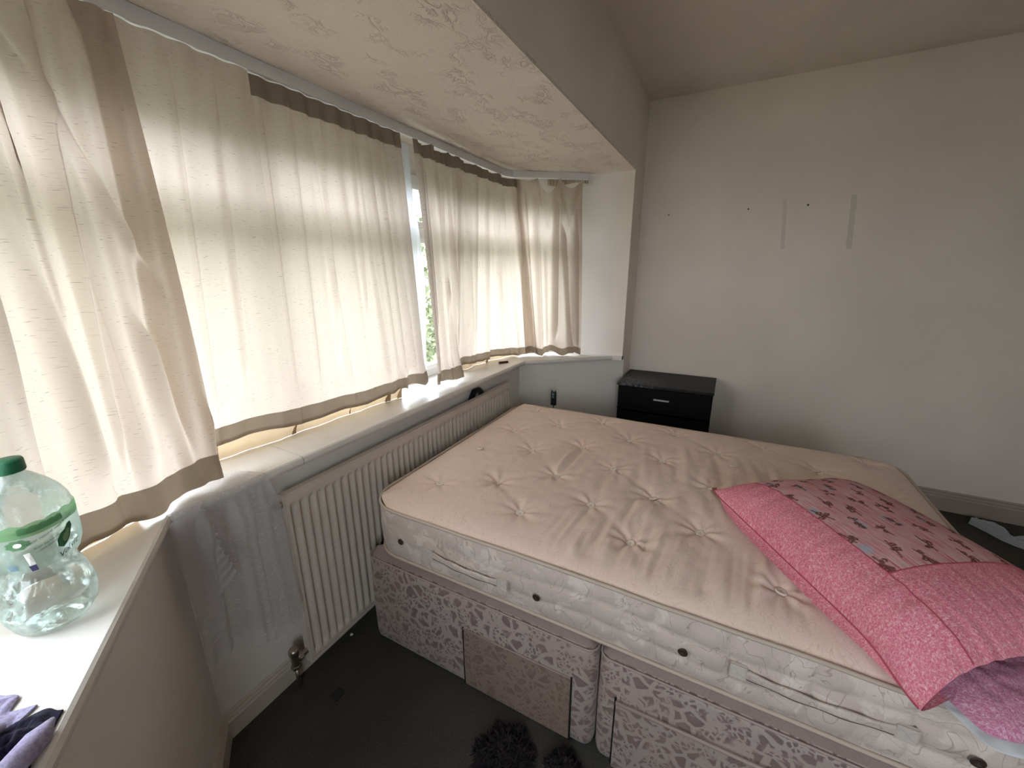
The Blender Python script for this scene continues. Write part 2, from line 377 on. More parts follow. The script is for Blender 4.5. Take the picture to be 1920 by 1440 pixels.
# ================================================================== CURTAIN RAIL AND CURTAINS
RAIL = [(.03, .97), (.335, 1.405), (.40, 1.43), (2.60, 1.43), (2.665, 1.40), (2.985, .965)]
t = empty('curtain_rail', (1.5, 1.43, 2.13)); tag(t, 'white curtain rail running right round the bay under its ceiling', 'curtain rail')
def rel(o, parent):
    """parent o under an empty while keeping its mesh coordinates in the world"""
    o.parent = parent; o.matrix_parent_inverse = Matrix.Translation(parent.location).inverted() if not any(parent.rotation_euler) else parent.matrix_basis.inverted(); return o
def railband(name, path, y_off, z0, z1, th, material, wob=0, z0b=None):
    s = np.linspace(0, 1, 160); P = polysample(path, s); T = np.gradient(P, axis=0); T /= np.linalg.norm(T, axis=1)[:, None]
    Nn = np.stack([-T[:, 1], T[:, 0]], -1)
    V = []; Fc = []
    for i in range(160):
        w = wob*fnoise(s[i]*14, 3.1); w2 = wob*fnoise(s[i]*30, 7.7)
        for a, z in ((y_off-th/2, z0+w), (y_off-th/2, z1+w2*.3), (y_off+th/2, z1), (y_off+th/2, z0)):
            p = P[i]+Nn[i]*a; V.append((p[0], p[1], z))
    for i in range(159):
        for j in range(4): Fc.append((i*4+j, i*4+(j+1) % 4, i*4+4+(j+1) % 4, i*4+4+j))
    Fc += [(0, 1, 2, 3), (159*4+3, 159*4+2, 159*4+1, 159*4)]
    o = mesh(name, V, Fc, material); b2 = bmesh.new(); b2.from_mesh(o.data); bmesh.ops.recalc_face_normals(b2, faces=b2.faces[:]); b2.to_mesh(o.data); b2.free(); return o
rel(railband('track', RAIL, 0, 2.122, 2.142, .022, 'rail', .001), t)
rel(railband('track_batten', RAIL, .012, 2.140, 2.1645, .034, 'rail', .002), t)
rel(railband('end_stop', [(2.985, .965), (3.0, .945)], 0, 2.112, 2.15, .03, 'rail'), t)

def curtain(name, label, top, bot, nu, rows, fold, group, extra=None, tape=None, rows_hem=None, ztop=2.118, u_ext=None, lining=None, tilt=None, width=None, hemh=.06, zb=None):
    """cloth hanging from the line top (x, y[, z]) to the line bot (x, y, z); fold(u, v) -> (normal, tangent, dz)"""
    e = empty(name, (top[len(top)//2][0], top[len(top)//2][1], 2.12))
    u = np.linspace(0, 1, nu); T3 = polysample([(*p, ztop) if len(p) == 2 else p for p in top], u); B3 = polysample(bot, u)
    L = sum(math.dist(top[i][:2], top[i+1][:2]) for i in range(len(top)-1)); width = width or L*1.35
    def at(v):
        w = v
        P = T3*(1-w) + B3*w
        tg = np.gradient(P, axis=0); tg[:, 2] = 0; tg /= np.maximum(np.linalg.norm(tg, axis=1), 1e-6)[:, None]
        nn = np.stack([tg[:, 1], -tg[:, 0], 0*u], -1)     # towards the room
        a, b, c = fold(u, v)
        P = P + nn*np.asarray(a)[:, None] + tg*np.asarray(b)[:, None]; P[:, 2] += c
        P[:, 2] = np.maximum(P[:, 2], ZS+.002) if v <= 1 else P[:, 2]
        return P
    H = float(np.mean(T3[:, 2]-B3[:, 2])); vh = 1-hemh/H; vt = (tape[2] if tape else .055)/H
    def part(nm, v0, v1, n, material, u0=0, u1=1, off=0):
        vs = np.linspace(v0, v1, n); P = np.stack([at(v) for v in vs]); 
        i0, i1 = int(round(u0*(nu-1))), int(round(u1*(nu-1)))+1
        P = P[:, i0:i1]
        if off:
            tg = np.gradient(P, axis=1); tg[..., 2] = 0; tg /= np.maximum(np.linalg.norm(tg, axis=2), 1e-6)[..., None]
            P = P + np.stack([tg[..., 1], -tg[..., 0], 0*tg[..., 0]], -1)*off
        uv = np.stack(np.broadcast_arrays(u[None, i0:i1]*width, (vs*H)[:, None]), -1)
        return rel(grid(nm, P, material, None, uv), e)
    part('drape', 0 if not tape else 0, vh, rows, 'curtain')
    part('hem', vh, 1, 9, 'hem')
    if tape: part('heading_tape', 0, vt, 6, 'tape', tape[0], tape[1], .0025)
    if lining:
        i0, i1 = int(lining[0]*(nu-1)), int(lining[1]*(nu-1))+1
        Pb = at(.985)[i0:i1]; tg = np.gradient(Pb, axis=0); tg[:, 2] = 0; tg /= np.linalg.norm(tg, axis=1)[:, None]; nn = np.stack([tg[:, 1], -tg[:, 0], 0*tg[:, 0]], -1)
        R = []
        for k in range(6):
            q = k/5; z = Pb[:, 2]*(1-q) + (ZS+.002)*q; p = Pb - nn*(.006+lining[2]*math.sin(q*PI/2)); 
            p = p.copy(); p[:, 2] = z + .004*np.sin(np.linspace(0, 9, i1-i0))*q*(1-q); R.append(p)
        R = np.stack(R); uv = np.stack(np.broadcast_arrays(u[None, i0:i1]*width, np.linspace(0, .05, 6)[:, None]), -1)
        rel(grid('hem_lining', R, 'lining', None, uv), e)
    tag(e, label, 'curtain', group); return e
def ridges(u, v, spec):
    """spec: (u at top, u at bottom, width, height, v start, v end) narrow standing folds"""
    a = 0*u; b = 0*u
    for u0, u1, w, hgt, v0, v1 in spec:
        hgt *= .7
        c = u0+(u1-u0)*v; k = smooth01((v-v0)/.12)*(1-smooth01((v-v1)/.15)); x = (u-c)/w
        g = np.exp(-x*x); a = a + hgt*k*g; b = b + hgt*.30*k*g
    return a, b
GRP = 'cream slub curtains round the bay window'
# --- near side curtain, swinging round the corner and lying over the sill
def f1(u, v):
    a, b = ridges(u, v, [(.60, .50, .016, .030, .02, .55), (.74, .60, .012, .022, .0, .8), (.40, .52, .03, .03, .0, 1.2), (.60, 1.17, .020, .024, 0, .45), (.88, .80, .02, .022, .0, .5), (.22, .34, .02, .03, 0, 1.2), (.68, .86, .03, .05, .55, 1.3), (.96, .985, .012, .018, .75, 1.4)])
    a = a + .016*np.sin(u*26+v*2.2)*(.6+.4*v) + .010*np.sin(u*61+1+v*3)*(1-.5*v)
    damp = 1-.5*smooth01((v-.84)/.1); a = a*damp; b = b*damp
    z = (.006*np.sin(u*15+1)+.004*np.sin(u*37))*smooth01((v-.85)/.15)
    a = a + smooth01((v-.93)/.07)*.010*np.sin(u*21+1)
    return a, b, z
curtain('curtain', 'cream slub curtain nearest the camera, its hem falling onto the sill behind the bottle',
        [(.115, 1.09), (.20, 1.20), (.33, 1.385), (.40, 1.405), (.60, 1.41)], [(.045, 1.085, .915), (.10, 1.135, .912), (.225, 1.205, .910), (.312, 1.236, .908), (.42, 1.275, .90), (.578, 1.325, .905)],
        460, 130, f1, GRP, lining=(.12, .62, .035), hemh=.075)
# --- left half of the long window
def f2(u, v):
    a, b = ridges(u, v, [(.17, .15, .007, .016, .03, .9), (.27, .24, .007, .014, .0, .75), (.40, .385, .007, .013, 0, 1), (.50, .46, .006, .014, .0, .8), (.56, .60, .008, .014, .0, .9), (.61, .56, .006, .012, 0, .7), (.66, .69, .008, .016, 0, .9), (.74, .70, .006, .014, 0, .6), (.755, .78, .007, .016, 0, 1.), (.80, .83, .007, .016, 0, .9), (.86, .88, .008, .018, 0, 1.1), (.90, .93, .008, .02, 0, 1.1), (.955, .965, .010, .022, 0, .9)])
    a = a + .009*np.sin(u*40+v*1.2)*(.4+.6*v) + .005*np.sin(u*95+v*2)*(1-.4*v)
    st = smooth01((u-.375)/.010); a = a - .014*st*(1-v*.7)
    damp = 1-.55*smooth01((v-.86)/.08); a = a*damp; b = b*damp
    k = smooth01((v-.90)/.10); z = k*(.006*np.sin(u*9+.6) + .005*np.sin(u*23+2) + .018*smooth01((u-.78)/.05)*np.abs(np.sin((u-.78)*34)) )
    a = a + k*.022*smooth01((u-.80)/.04)*np.sin((u-.8)*44)
    return a, b, z
curtain('curtain', 'cream slub curtain spanning the left half of the long window above the radiator',
        [(.52, 1.425), (1.0, 1.42), (1.60, 1.41)], [(.46, 1.455, .955), (.80, 1.415, .955), (1.15, 1.405, .935), (1.45, 1.39, .925), (1.655, 1.395, .93)],
        560, 130, f2, GRP, tape=(.385, 1.0, .062), lining=(.02, .86, .045), hemh=.062)
# --- two drops on the right half
def f3(u, v):
    a, b = ridges(u, v, [(.06, .03, .02, .020, 0, 1.1), (.20, .10, .016, .020, 0, .7), (.38, .52, .018, .022, 0, 1.), (.55, .40, .016, .018, .05, .9), (.72, .85, .018, .022, 0, .7), (.93, .94, .015, .02, .1, 1.1)])
    a = a + .010*np.sin(u*23+v*2) + .006*np.sin(u*50+v)
    k = smooth01((v-.90)/.10); z = -.018*np.abs(np.sin(u*7.5+.4))*(1-smooth01(v/.06)) + k*.012*np.sin(u*9)
    a = a + k*(.030*np.sin(u*6.0-.6))
    return a, b, z
curtain('curtain', 'narrow cream slub curtain right of the bright gap, its hem kicked forward on the sill',
        [(1.665, 1.40), (2.04, 1.415)], [(1.70, 1.36, .905), (1.86, 1.355, .915), (2.03, 1.44, .985)], 260, 120, f3, GRP, tape=(0, 1, .07), hemh=.065)
def f4(u, v):
    a, b = ridges(u, v, [(.04, .05, .02, .02, 0, 1.2), (.14, .24, .014, .018, 0, .8), (.30, .26, .012, .018, 0, .8), (.46, .44, .016, .02, 0, 1), (.58, .66, .014, .018, 0, .6), (.76, .80, .025, .028, 0, 1.2), (.90, .95, .02, .028, 0, 1.2)])
    a = a + .010*np.sin(u*30+v*1.5) + .005*np.sin(u*70+v)
    k = smooth01((v-.90)/.10); z = k*.006*np.sin(u*14) - .012*np.abs(np.sin(u*9))*(1-smooth01(v/.05))
    return a, b, z
curtain('curtain', 'cream slub curtain at the far end of the long window beside the far bay corner',
        [(2.03, 1.42), (2.60, 1.415), (2.69, 1.35)], [(2.00, 1.46, .925), (2.4, 1.455, .915), (2.66, 1.385, .905), (2.79, 1.25, .90)], 360, 120, f4, GRP, tape=(0, 1, .06), lining=(.05, .8, .02), hemh=.055)
def f5(u, v):
    t_ = 1-smooth01(v/.5)
    a, b = ridges(u, v, [(.30, .28, .03, .035, 0, 1.1), (.62, .52, .03, .07, .02, .8), (.66, .80, .03, .06, .2, .95), (.42, .40, .02, .025, .3, 1.1), (.12, .16, .03, .03, .0, 1.1), (.93, .93, .02, .02, .1, 1.1)])
    # swags: cloth sags from three remaining hooks
    sag = np.zeros_like(u); hooks = [0.0, .33, .66, 1.0]; dep = [.012, .085, .055]
    for i in range(3):
        x = np.clip((u-hooks[i])/(hooks[i+1]-hooks[i]), 0, 1); sag += dep[i]*4*x*(1-x)*((u >= hooks[i]) & (u < hooks[i+1]))
    z = -sag*(1-smooth01(v/.6)) + .0*u
    # diagonal drag lines from the hooks
    for h0, dr in ((.33, 1), (.66, -1), (.66, 1), (1.0, -1)):
        x = (u-h0)*dr; g = np.exp(-((x - v*.9)/.05)**2)*np.exp(-v*5); a = a + .02*g
    a = a + .012*np.sin(u*19+v*3) + smooth01((v-.88)/.12)*.03*np.sin(u*9+1)
    z = z + smooth01((v-.88)/.12)*(.014*np.sin(u*17))
    return a, b, z
c5 = curtain('curtain', 'sagging cream curtain over the far side window, slipped from some of its hooks',
        [(2.675, 1.385), (2.938, .995)], [(2.72, 1.32, .905), (2.85, 1.10, .905), (2.955, .955, .897)], 300, 130, f5, GRP, hemh=.05)
# pleated heading tape left on the rail above the sag
s = np.linspace(0, 1, 240); P = polysample([(2.80, 1.19), (2.97, .955)], s); T = (np.array([2.97, .955])-np.array([2.80, 1.19])); T /= np.linalg.norm(T); Nn = np.array([T[1], -T[0]])
rows = []
for k in range(5):
    q = k/4; off = .012 + .006*np.sin(s*95)*(.6+.4*q)
    z = 2.118 - q*(.030+.014*np.sin(s*5.5+.5)); rows.append(np.stack([P[:, 0]+Nn[0]*off*-1, P[:, 1]+Nn[1]*off*-1, z], -1))
R = np.stack(rows); uv = np.stack(np.broadcast_arrays(s[None]*.3, np.linspace(0, .05, 5)[:, None]), -1)
tag(grid('heading_tape', R, 'pleat', None, uv, solid=.001), 'pleated cream heading tape still on the rail above the sagging curtain', 'curtain tape')
# white net twisted up in the gap
s = np.linspace(0, 1, 40); v = np.linspace(0, 1, 90); R = np.zeros((90, 40, 3))
for i, vv in enumerate(v):
    wdt = .050*(1-vv)**1.2+.030*math.exp(-((vv-.35)/.3)**2)+.030+.13*max(0, min(1, (vv-.15)/.4))*.6; cx = 1.660+.008*math.sin(vv*4)+.018*vv; 
    R[i, :, 0] = cx+(s-.5)*wdt; R[i, :, 1] = 1.455+.014*np.sin(s*14+vv*5)*(1-.4*vv)+.0*s; R[i, :, 2] = 2.112-vv*1.16-.02*np.abs(np.sin(s*6))*(1-vv)
uv = np.stack(np.broadcast_arrays(s[None]*.2, v[:, None]*1.2), -1)
tag(grid('net_curtain', R, 'satin', None, uv), 'white net curtain bunched into the narrow gap in the curtains', 'net curtain')
# sheer net draped over the sill nose by the corner
def drape(name, outline_fn, nu, nv):
    R = np.zeros((nv, nu, 3)); uvs = np.zeros((nv, nu, 2))
    for i in range(nv):
        for j in range(nu):
            R[i, j], uvs[i, j] = outline_fn(j/(nu-1), i/(nv-1))
    return R, uvs
def net_fn(u, v):
    # first 0..0.22 of v lies on the sill, the rest hangs in front of the wall
    xt = .40+u*.26; yt = 1.238 if xt > .41 else 1.238-(.41-xt)*1.4
    top = Vector((xt, yt, ZS+.008)); back = Vector((.47+u*.16, 1.36-.02*u, ZS+.006))
    zb = .34+.05*math.sin(u*6+.5)+.08*max(0, u-.8); xb = .40+u*.305
    yb = 1.235
    if v < .2: q = v/.2; p = back.lerp(top, q)
    else:
        q = (v-.2)/.8; p = top.lerp(Vector((xb, yb, zb)), q); k = min(1, q*5)
        p.y += -.010*k + .012*math.sin(u*17+q*2.5)*k + .006*math.sin(u*41+q*4)*k
        p.y -= .012*math.sin(PI*min(1, q*3)) 
    p.y = min(p.y, 1.2295+.0*u) if v > .22 else p.y
    return p, (u*.35, v*.7)
R, uv = drape('x', net_fn, 90, 80)
net = empty('net_curtain', (.5, 1.3, .9)); tag(net, 'sheer white net draped over the sill corner and hanging beside the radiator', 'net curtain')
rel(grid('net', R, 'sheer', None, uv), net)
def frill_fn(u, v):
    # the turned-back edge with a gathered frill: a narrow tongue in front
    pa = Vector((.385, 1.222, .875)).lerp(Vector((.392, 1.205, .545)), v); pb = Vector((.47, 1.222, .90)).lerp(Vector((.505, 1.205, .64)), v)
    p = pa.lerp(pb, u); wv = max(0, u-.55)/.45
    p.y += -.008*math.sin(u*5+v*3) + .003*wv*math.sin(v*70) ; p.x += .005*wv*math.sin(v*62); p.y = min(p.y, 1.225)
    if v < .12: p.y += .0
    return p, (u*.12, v*.35)
R, uv = drape('x', frill_fn, 40, 160); rel(grid('frill', R, 'frill', None, uv), net)
# ================================================================== RADIATOR
def radiator():
    x0, x1, yf, z0, z1 = .70, 2.315, 1.235, .075, .785
    e = empty('radiator', ((x0+x1)/2, yf+.03, 0)); tag(e, 'long cream panel radiator with vertical flutes under the window sill', 'radiator')
    # pressed front panel
    nfl = 46; n = nfl*10+1; xs = np.linspace(x0, x1, n); zs = np.r_[np.linspace(z0, z0+.05, 8), np.linspace(z0+.055, z1-.06, 6), np.linspace(z1-.055, z1, 8)]
    X, Z = np.meshgrid(xs, zs); ph = ((X-x0-.012)/(x1-x0-.024)*nfl) % 1.0
    prof = smooth01((np.abs(ph-.5)-.20)/.14)            # 1 between flutes, 0 at the groove
    prof = np.where((X < x0+.014) | (X > x1-.014), 1.0, prof)
    kz = smooth01((Z-z0-.030)/.012)*smooth01((z1-.040-Z)/.012)
    Y = yf + .011*(1-prof)*kz; Y = Y + .004*smooth01((z0+.012-Z)/.012) + .004*smooth01((Z-z1+.012)/.012)
    rel(grid('front_panel', np.stack([X, Y, Z], -1), 'rad'), e)
    bm = bmesh.new(); bm_box(bm, x0, x1, yf+.012, yf+.030, z0, z1); bm_box(bm, x0-.001, x1+.001, yf-.001, yf+.030, z1-.003, z1+.004)
    bm_box(bm, x0-.002, x0+.004, yf-.001, yf+.030, z0, z1+.004); bm_box(bm, x1-.004, x1+.002, yf-.001, yf+.030, z0, z1+.004); bm_box(bm, x0, x1, yf+.001, yf+.03, z0-.002, z0+.004)
    rel(done(bm, 'back_panel', 'rad', bevel=.002), e)
    for x in (x0+.25, x1-.25):
        bm = bmesh.new(); bm_box(bm, x-.015, x+.015, yf+.030, 1.3095, .25, .72); rel(done(bm, 'bracket', 'rad'), e)
    # bleed plug at the top corner, with its boss
    bm = bmesh.new(); bm_tube(bm, [(x0-.024, yf+.016, z1-.03), (x0+.01, yf+.016, z1-.03)], .013, 12); bm_tube(bm, [(x0-.030, yf+.016, z1-.03), (x0-.024, yf+.016, z1-.03)], .008, 6)
    rel(done(bm, 'bleed_plug', 'chrome', smooth=False, bevel=.001), e)
    v = empty('valve', (0, 0, 0)); 
    bm = bmesh.new(); bm_tube(bm, [(x0+.005, yf+.016, .13), (x0-.05, yf+.016, .13)], .011, 12); bm_tube(bm, [(x0-.022, yf+.016, .13), (x0-.036, yf+.016, .13)], .016, 6)
    bm_tube(bm, [(x0-.05, yf+.016, .095), (x0-.05, yf+.016, .155)], .014, 12); bm_tube(bm, [(x0-.05, yf+.016, .097), (x0-.05, yf+.016, .110)], .018, 6)
    bpy.data.objects.remove(v)
    vo = rel(done(bm, 'valve', 'chrome', bevel=.001), e)
    bm = bmesh.new(); bm_lathe(bm, [(.013, .152), (.017, .156), (.018, .176), (.014, .184), (.004, .185)], 14, x0-.05, yf+.016); cp = done(bm, 'valve_cap', 'chrome', smooth=True); cp.parent = vo; cp.matrix_parent_inverse = vo.matrix_parent_inverse.inverted() @ Matrix()
    cp.matrix_parent_inverse = (Matrix.Translation(e.location) @ vo.matrix_parent_inverse).inverted()
    bm = bmesh.new(); bm_tube(bm, [(x0-.05, yf+.016, .10), (x0-.05, yf+.016, .001)], .0075, 10); rel(done(bm, 'pipe', 'chrome', smooth=True), e)
    return e
radiator()
# ================================================================== BED
def fabric_curl(name, c0, c1, line, scale, rough=.85, curl=7.0, weave=300, stain=None):
    """woven damask: curling outlined pattern (contours of a noise field) in a tone-on-tone cloth"""
    M = mat(name, c0, rough, spec=.12); N = NB(M); v = N.coord('Object')
    a = N.noise(v, scale, 2, .5, 1.2); f = N.math('FRACT', N.math('MULTIPLY', a, curl))
    ed = N.math('ABSOLUTE', N.math('SUBTRACT', f, .5))
    ln = N.math('MULTIPLY', N.math('MAXIMUM', N.math('SUBTRACT', .06, ed), 0.0), 15.0)
    fill = N.ramp(N.noise(v, scale*.8, 3, .6, .8), [(.46, (0, 0, 0)), (.50, (1, 1, 1))])
    c = N.mix(fill, c0, c1); c = N.mix(ln, c, line)
    if stain:
        st = N.ramp(N.noise(N.coord('Object'), 1.9, 4, .6), [(.44, (0, 0, 0)), (.68, (1, 1, 1))]); c = N.mix(N.math('MULTIPLY', st, .5), c, stain)
    w = N.noise(v, weave, 2); c = N.mix(.5, c, N.ramp(w, [(.3, (.86,)*3), (.7, (1.1,)*3)]), 'MULTIPLY')
    N.base(c); N.bump(N.math('ADD', N.math('MULTIPLY', w, .4), N.math('MULTIPLY', ln, -.3)), .25, .003)
    M.node_tree.nodes['Principled BSDF'].inputs['Sheen Weight'].default_value = .15
    return M
M_['matt_top'] = fabric_curl('mattress_damask', (.84, .655, .555), (.82, .635, .535), (.72, .54, .44), 11, stain=(.82, .60, .51))
M_['matt_side'] = fabric_curl('mattress_border_damask', (.68, .585, .52), (.58, .485, .43), (.38, .30, .26), 11, curl=5)
M_['piping'] = mat('mattress_piping', (.52, .43, .35), .7); M_['button'] = mat('mattress_button', (.82, .70, .60), .5)
M_['patch'] = mat('handle_stitching', (.58, .51, .46), .8)
M_['eyelet'] = mat('dark_eyelet', (.035, .022, .015), .5)
MX0, MX1, MY0, MY1 = .955, 2.290, -.765, 1.135; MZ0, MZ1 = .456, .652
mcx, mcy, ma, mb = (MX0+MX1)/2, (MY0+MY1)/2, (MX1-MX0)/2, (MY1-MY0)/2
def rr_point(th, r, a=ma, b=mb):
    """point of the rounded rectangle outline, th in 0..1 of the arc length"""
    segs = [(2*(b-r)), PI*r/2, 2*(a-r), PI*r/2, 2*(b-r), PI*r/2, 2*(a-r), PI*r/2]; L = sum(segs); d = (th % 1)*L
    k = 0
    while d > segs[k] and k < 7: d -= segs[k]; k += 1
    if k == 0: return (-a, -(b-r)+d, -1, 0)
    if k == 1: q = d/r; return (-(a-r)-r*math.cos(q), (b-r)+r*math.sin(q), -math.cos(q), math.sin(q))
    if k == 2: return (-(a-r)+d, b, 0, 1)
    if k == 3: q = d/r; return ((a-r)+r*math.sin(q), (b-r)+r*math.cos(q), math.sin(q), math.cos(q))
    if k == 4: return (a, (b-r)-d, 1, 0)
    if k == 5: q = d/r; return ((a-r)+r*math.cos(q), -(b-r)-r*math.sin(q), math.cos(q), -math.sin(q))
    if k == 6: return ((a-r)-d, -b, 0, -1)
    q = d/r; return (-(a-r)-r*math.sin(q), -(b-r)-r*math.cos(q), -math.sin(q), -math.cos(q))
RC = .13
BUT = [(2.158, .962), (1.986, .749), (1.802, .935), (1.766, .542), (1.16, .944), (1.286, .744), (1.439, .55), (1.13, .564), (2.136, .546), (1.95, .354), (2.148, .165), (1.606, .349), (1.782, .174), (1.975, -.043), (1.45, .16), (1.989, -.423), (2.182, -.635), (1.15, .18), (1.302, -.012), (1.831, -.632), (1.62, -.03), (1.62, .745), (1.29, .354), (2.16, -.235), (1.64, -.42), (1.47, -.63), (1.13, -.63), (1.30, -.42), (1.12, -.22), (1.46, -.22)]
LOOSE = [(1.489, .956), (1.827, -.109)]
DEEP = {4: .8, 7: 1.0, 6: 1.15, 5: 1.3, 3: 1.0, 14: 1.1, 17: 1.1, 18: 1.0}
def top_height(X, Y):
    """height of the mattress top above its piping"""
    ex = np.minimum(X-MX0, MX1-X); ey = np.minimum(Y-MY0, MY1-Y); e = np.minimum(ex, ey)
    h = .040*(1-np.exp(-np.maximum(e, 0)/.055)) + .004*noise2(X*5, Y*5, 2.) + .0
    for i, (bx, by) in enumerate(BUT):
        dx, dy = X-bx, Y-by; r = np.hypot(dx, dy); th = np.arctan2(dy, dx); k = DEEP.get(i, .9)
        h = h - k*(.018*np.exp(-(r/.055)**1.3) + .010*np.exp(-(r/.014)**2))
        rd = np.cos(th*7+i*1.7)+.6*np.cos(th*4+i); h = h + k*.0028*rd*np.exp(-((r-.045)/.035)**2)
    # pull lines between neighbouring tufts along the diagonals and across the width
    for i in range(len(BUT)):
        for j in range(i+1, len(BUT)):
            a = np.array(BUT[i]); b = np.array(BUT[j]); L = np.linalg.norm(b-a)
            if L > .285 and not (L < .40 and abs(a[1]-b[1]) < .04): continue
            d = (b-a)/L; s = (X-a[0])*d[0]+(Y-a[1])*d[1]; q = -(X-a[0])*d[1]+(Y-a[1])*d[0]
            w = smooth01(s/L/.15+.0)*smooth01((1-s/L)/.15)*((s > 0) & (s < L))
            amp = .0008 + .0018*((i*7+j*3) % 3)/2
            h = h - amp*w*np.exp(-(q/.020)**2)
    # loose cover creases running across the width
    band = smooth01((X-.98)/.06)*smooth01((1.30-X)/.14)*smooth01((.50-Y)/.15)*smooth01((Y+.34)/.12)
    c = noise2(X*3.2+Y*1.5, Y*27+X*2.5, 5.)+.5*noise2(X*5, Y*50+X*4, 9.)
    h = h + band*.0135*c
    band2 = smooth01((X-1.30)/.1)*smooth01((2.0-X)/.15)*smooth01((.36-Y)/.15)*smooth01((Y+.40)/.1)
    h = h + band2*.0085*noise2(X*4.2, Y*24-X*3, 3.)
    band3 = smooth01((X-1.35)/.08)*smooth01((1.85-X)/.15)*smooth01((.62-Y)/.06)*smooth01((Y-.3)/.06)
    h = h + band3*.006*noise2(X*4, Y*26, 6.)
    # three sharp folds
    for (ax, ay, bx, by, am) in ((1.45, .562, 1.74, .556, .012), (1.44, .532, 1.76, .525, -.010), (1.20, .228, 1.43, .212, -.014), (1.50, -.065, 1.66, -.042, -.006), (1.02, .33, 1.15, .318, -.008), (1.47, .30, 1.60, .33, -.006), (1.24, .16, 1.40, .145, .007), (1.0, .10, 1.22, .085, -.008), (1.02, .03, 1.2, .0, .007), (1.0, .245, 1.14, .235, .008)):
        L = math.hypot(bx-ax, by-ay); dx, dy = (bx-ax)/L, (by-ay)/L; s = (X-ax)*dx+(Y-ay)*dy; q = -(X-ax)*dy+(Y-ay)*dx
        w_ = np.sin(PI*np.clip(s/L, 0, 1)); h = h + am*.8*w_*np.exp(-(q/(.005+.009*w_))**2)
    h = h + .0012*noise2(X*22, Y*22, 4.)
    return h*smooth01(e/.012+.15)
def mattress():
    e = empty('mattress', (mcx, mcy, MZ0)); tag(e, 'bare cream tufted double mattress with damask cover lying on the divan base', 'mattress')
    n = 300; s = np.linspace(-1, 1, n); tt = np.linspace(-1, 1, int(n*1.35))
    Sg, Tg = np.meshgrid(s, tt); rho = np.maximum(np.abs(Sg), np.abs(Tg))
    # rounded-corner mapping: squeeze the square's corners in
    def rmap(S_, T_):
        X = S_*ma; Y = T_*mb; r = RC*np.maximum(np.maximum(np.abs(S_), np.abs(T_)), 1e-6)**3
        ax, ay = np.abs(X), np.abs(Y); R = np.maximum(np.abs(S_), np.abs(T_)); hx, hy = ma*R, mb*R
        cx, cy = hx-r, hy-r; inx = (ax > cx) & (ay > cy)
        dx, dy = ax-cx, ay-cy; m_ = np.maximum(dx, dy); d = np.hypot(dx, dy)+1e-9
        k = np.where(inx, m_/d, 1.0); nx = np.where(inx, cx+dx*k, ax); ny = np.where(inx, cy+dy*k, ay)
        return np.sign(X)*nx, np.sign(Y)*ny
    X, Y = rmap(Sg, Tg); X += mcx; Y += mcy
    Z = MZ1 + .004 + top_height(X, Y)
    P = np.stack([X, Y, Z], -1); rel(grid('top_panel', P, 'matt_top'), e)
    # border: quilted side
    nt_, nv = 1100, 34; V = np.zeros((nv, nt_+1, 3))
    Lp = 2*(2*(ma-RC)+2*(mb-RC))+2*PI*RC
    for j in range(nt_+1):
        th = j/nt_; x, y, nx, ny = rr_point(th, RC); d = th*Lp
        for i in range(nv):
            q = i/(nv-1); z = MZ1+.004-(MZ1-MZ0+.002)*q
            bul = .010*math.sin(PI*q)**.6
            cw = .088; col = (d/cw) % 1; rowi = q*3.0; rw = (rowi+.15*math.sin(d*9)) % 1
            faded = .25+.75*max(0, min(1, (.62-(y+mcy-mcy))*1.2+.1)) if nx < -.5 else .7
            puff = (abs(math.sin(PI*col))**.45)*(abs(math.sin(PI*rw))**.45)
            bul += .0130*(puff-.5)*faded*min(1, q*6)*min(1, (1-q)*6) + .0025*fnoise(d*14, q*4, 1.)
            V[i, j] = (mcx+x+nx*bul, mcy+y+ny*bul, z)
    rel(grid('border', V, 'matt_side'), e)
    bm = bmesh.new(); bm_box(bm, MX0+.03, MX1-.03, MY0+.03, MY1-.03, MZ0-.004, MZ0+.002); rel(done(bm, 'underside', 'matt_side'), e)
    for zz, nm, dz in ((MZ1+.005, 'top_piping', .0025), (MZ0+.004, 'lower_piping', .001)):
        pts = []
        for j in range(420):
            x, y, nx, ny = rr_point(j/420, RC); off = .006; wob = dz*fnoise(j*.09, zz)*1.5; sag = 0
            pts.append((mcx+x+nx*off, mcy+y+ny*off, zz+wob))
        bm = bmesh.new(); bm_tube(bm, pts, .0058, 8, True); rel(done(bm, nm, 'piping', smooth=True), e)
    # buttons
    def button(x, y, z, tilt):
        bm = bmesh.new(); bm_lathe(bm, [(.001, .0005), (.011, 0), (.0155, .0025), (.0155, .0052), (.0125, .0075), (.0085, .0055), (.0010, .0048)], 20)
        o = done(bm, 'button', 'button', smooth=True); o.matrix_basis = Matrix.Translation(Vector((x, y, z))) @ Matrix.Rotation(tilt[0], 4, 'X') @ Matrix.Rotation(tilt[1], 4, 'Y'); o.parent = e; o.matrix_parent_inverse = Matrix.Translation(e.location).inverted()
        bm = bmesh.new(); bm_tube(bm, [(-.005, .001, .0052), (.005, -.001, .0052)], .0009, 6); st = done(bm, 'stitch', 'piping'); st.parent = o
    for i, (x, y) in enumerate(BUT):
        if y < -.25 and x < 1.6 and not (x > 1.6): 
            if (x, y) not in ((1.12, -.22),): continue      # under the pillow
        z = MZ1+.004+float(top_height(np.array([[x]]), np.array([[y]]))[0, 0]); button(x, y, z+.0045, (.25*math.sin(i*2.1)-.1, .25*math.cos(i*1.3)))
    for (x, y) in LOOSE:
        z = MZ1+.004+float(top_height(np.array([[x]]), np.array([[y]]))[0, 0]); button(x, y, z+.002, (-.12, .1)); 
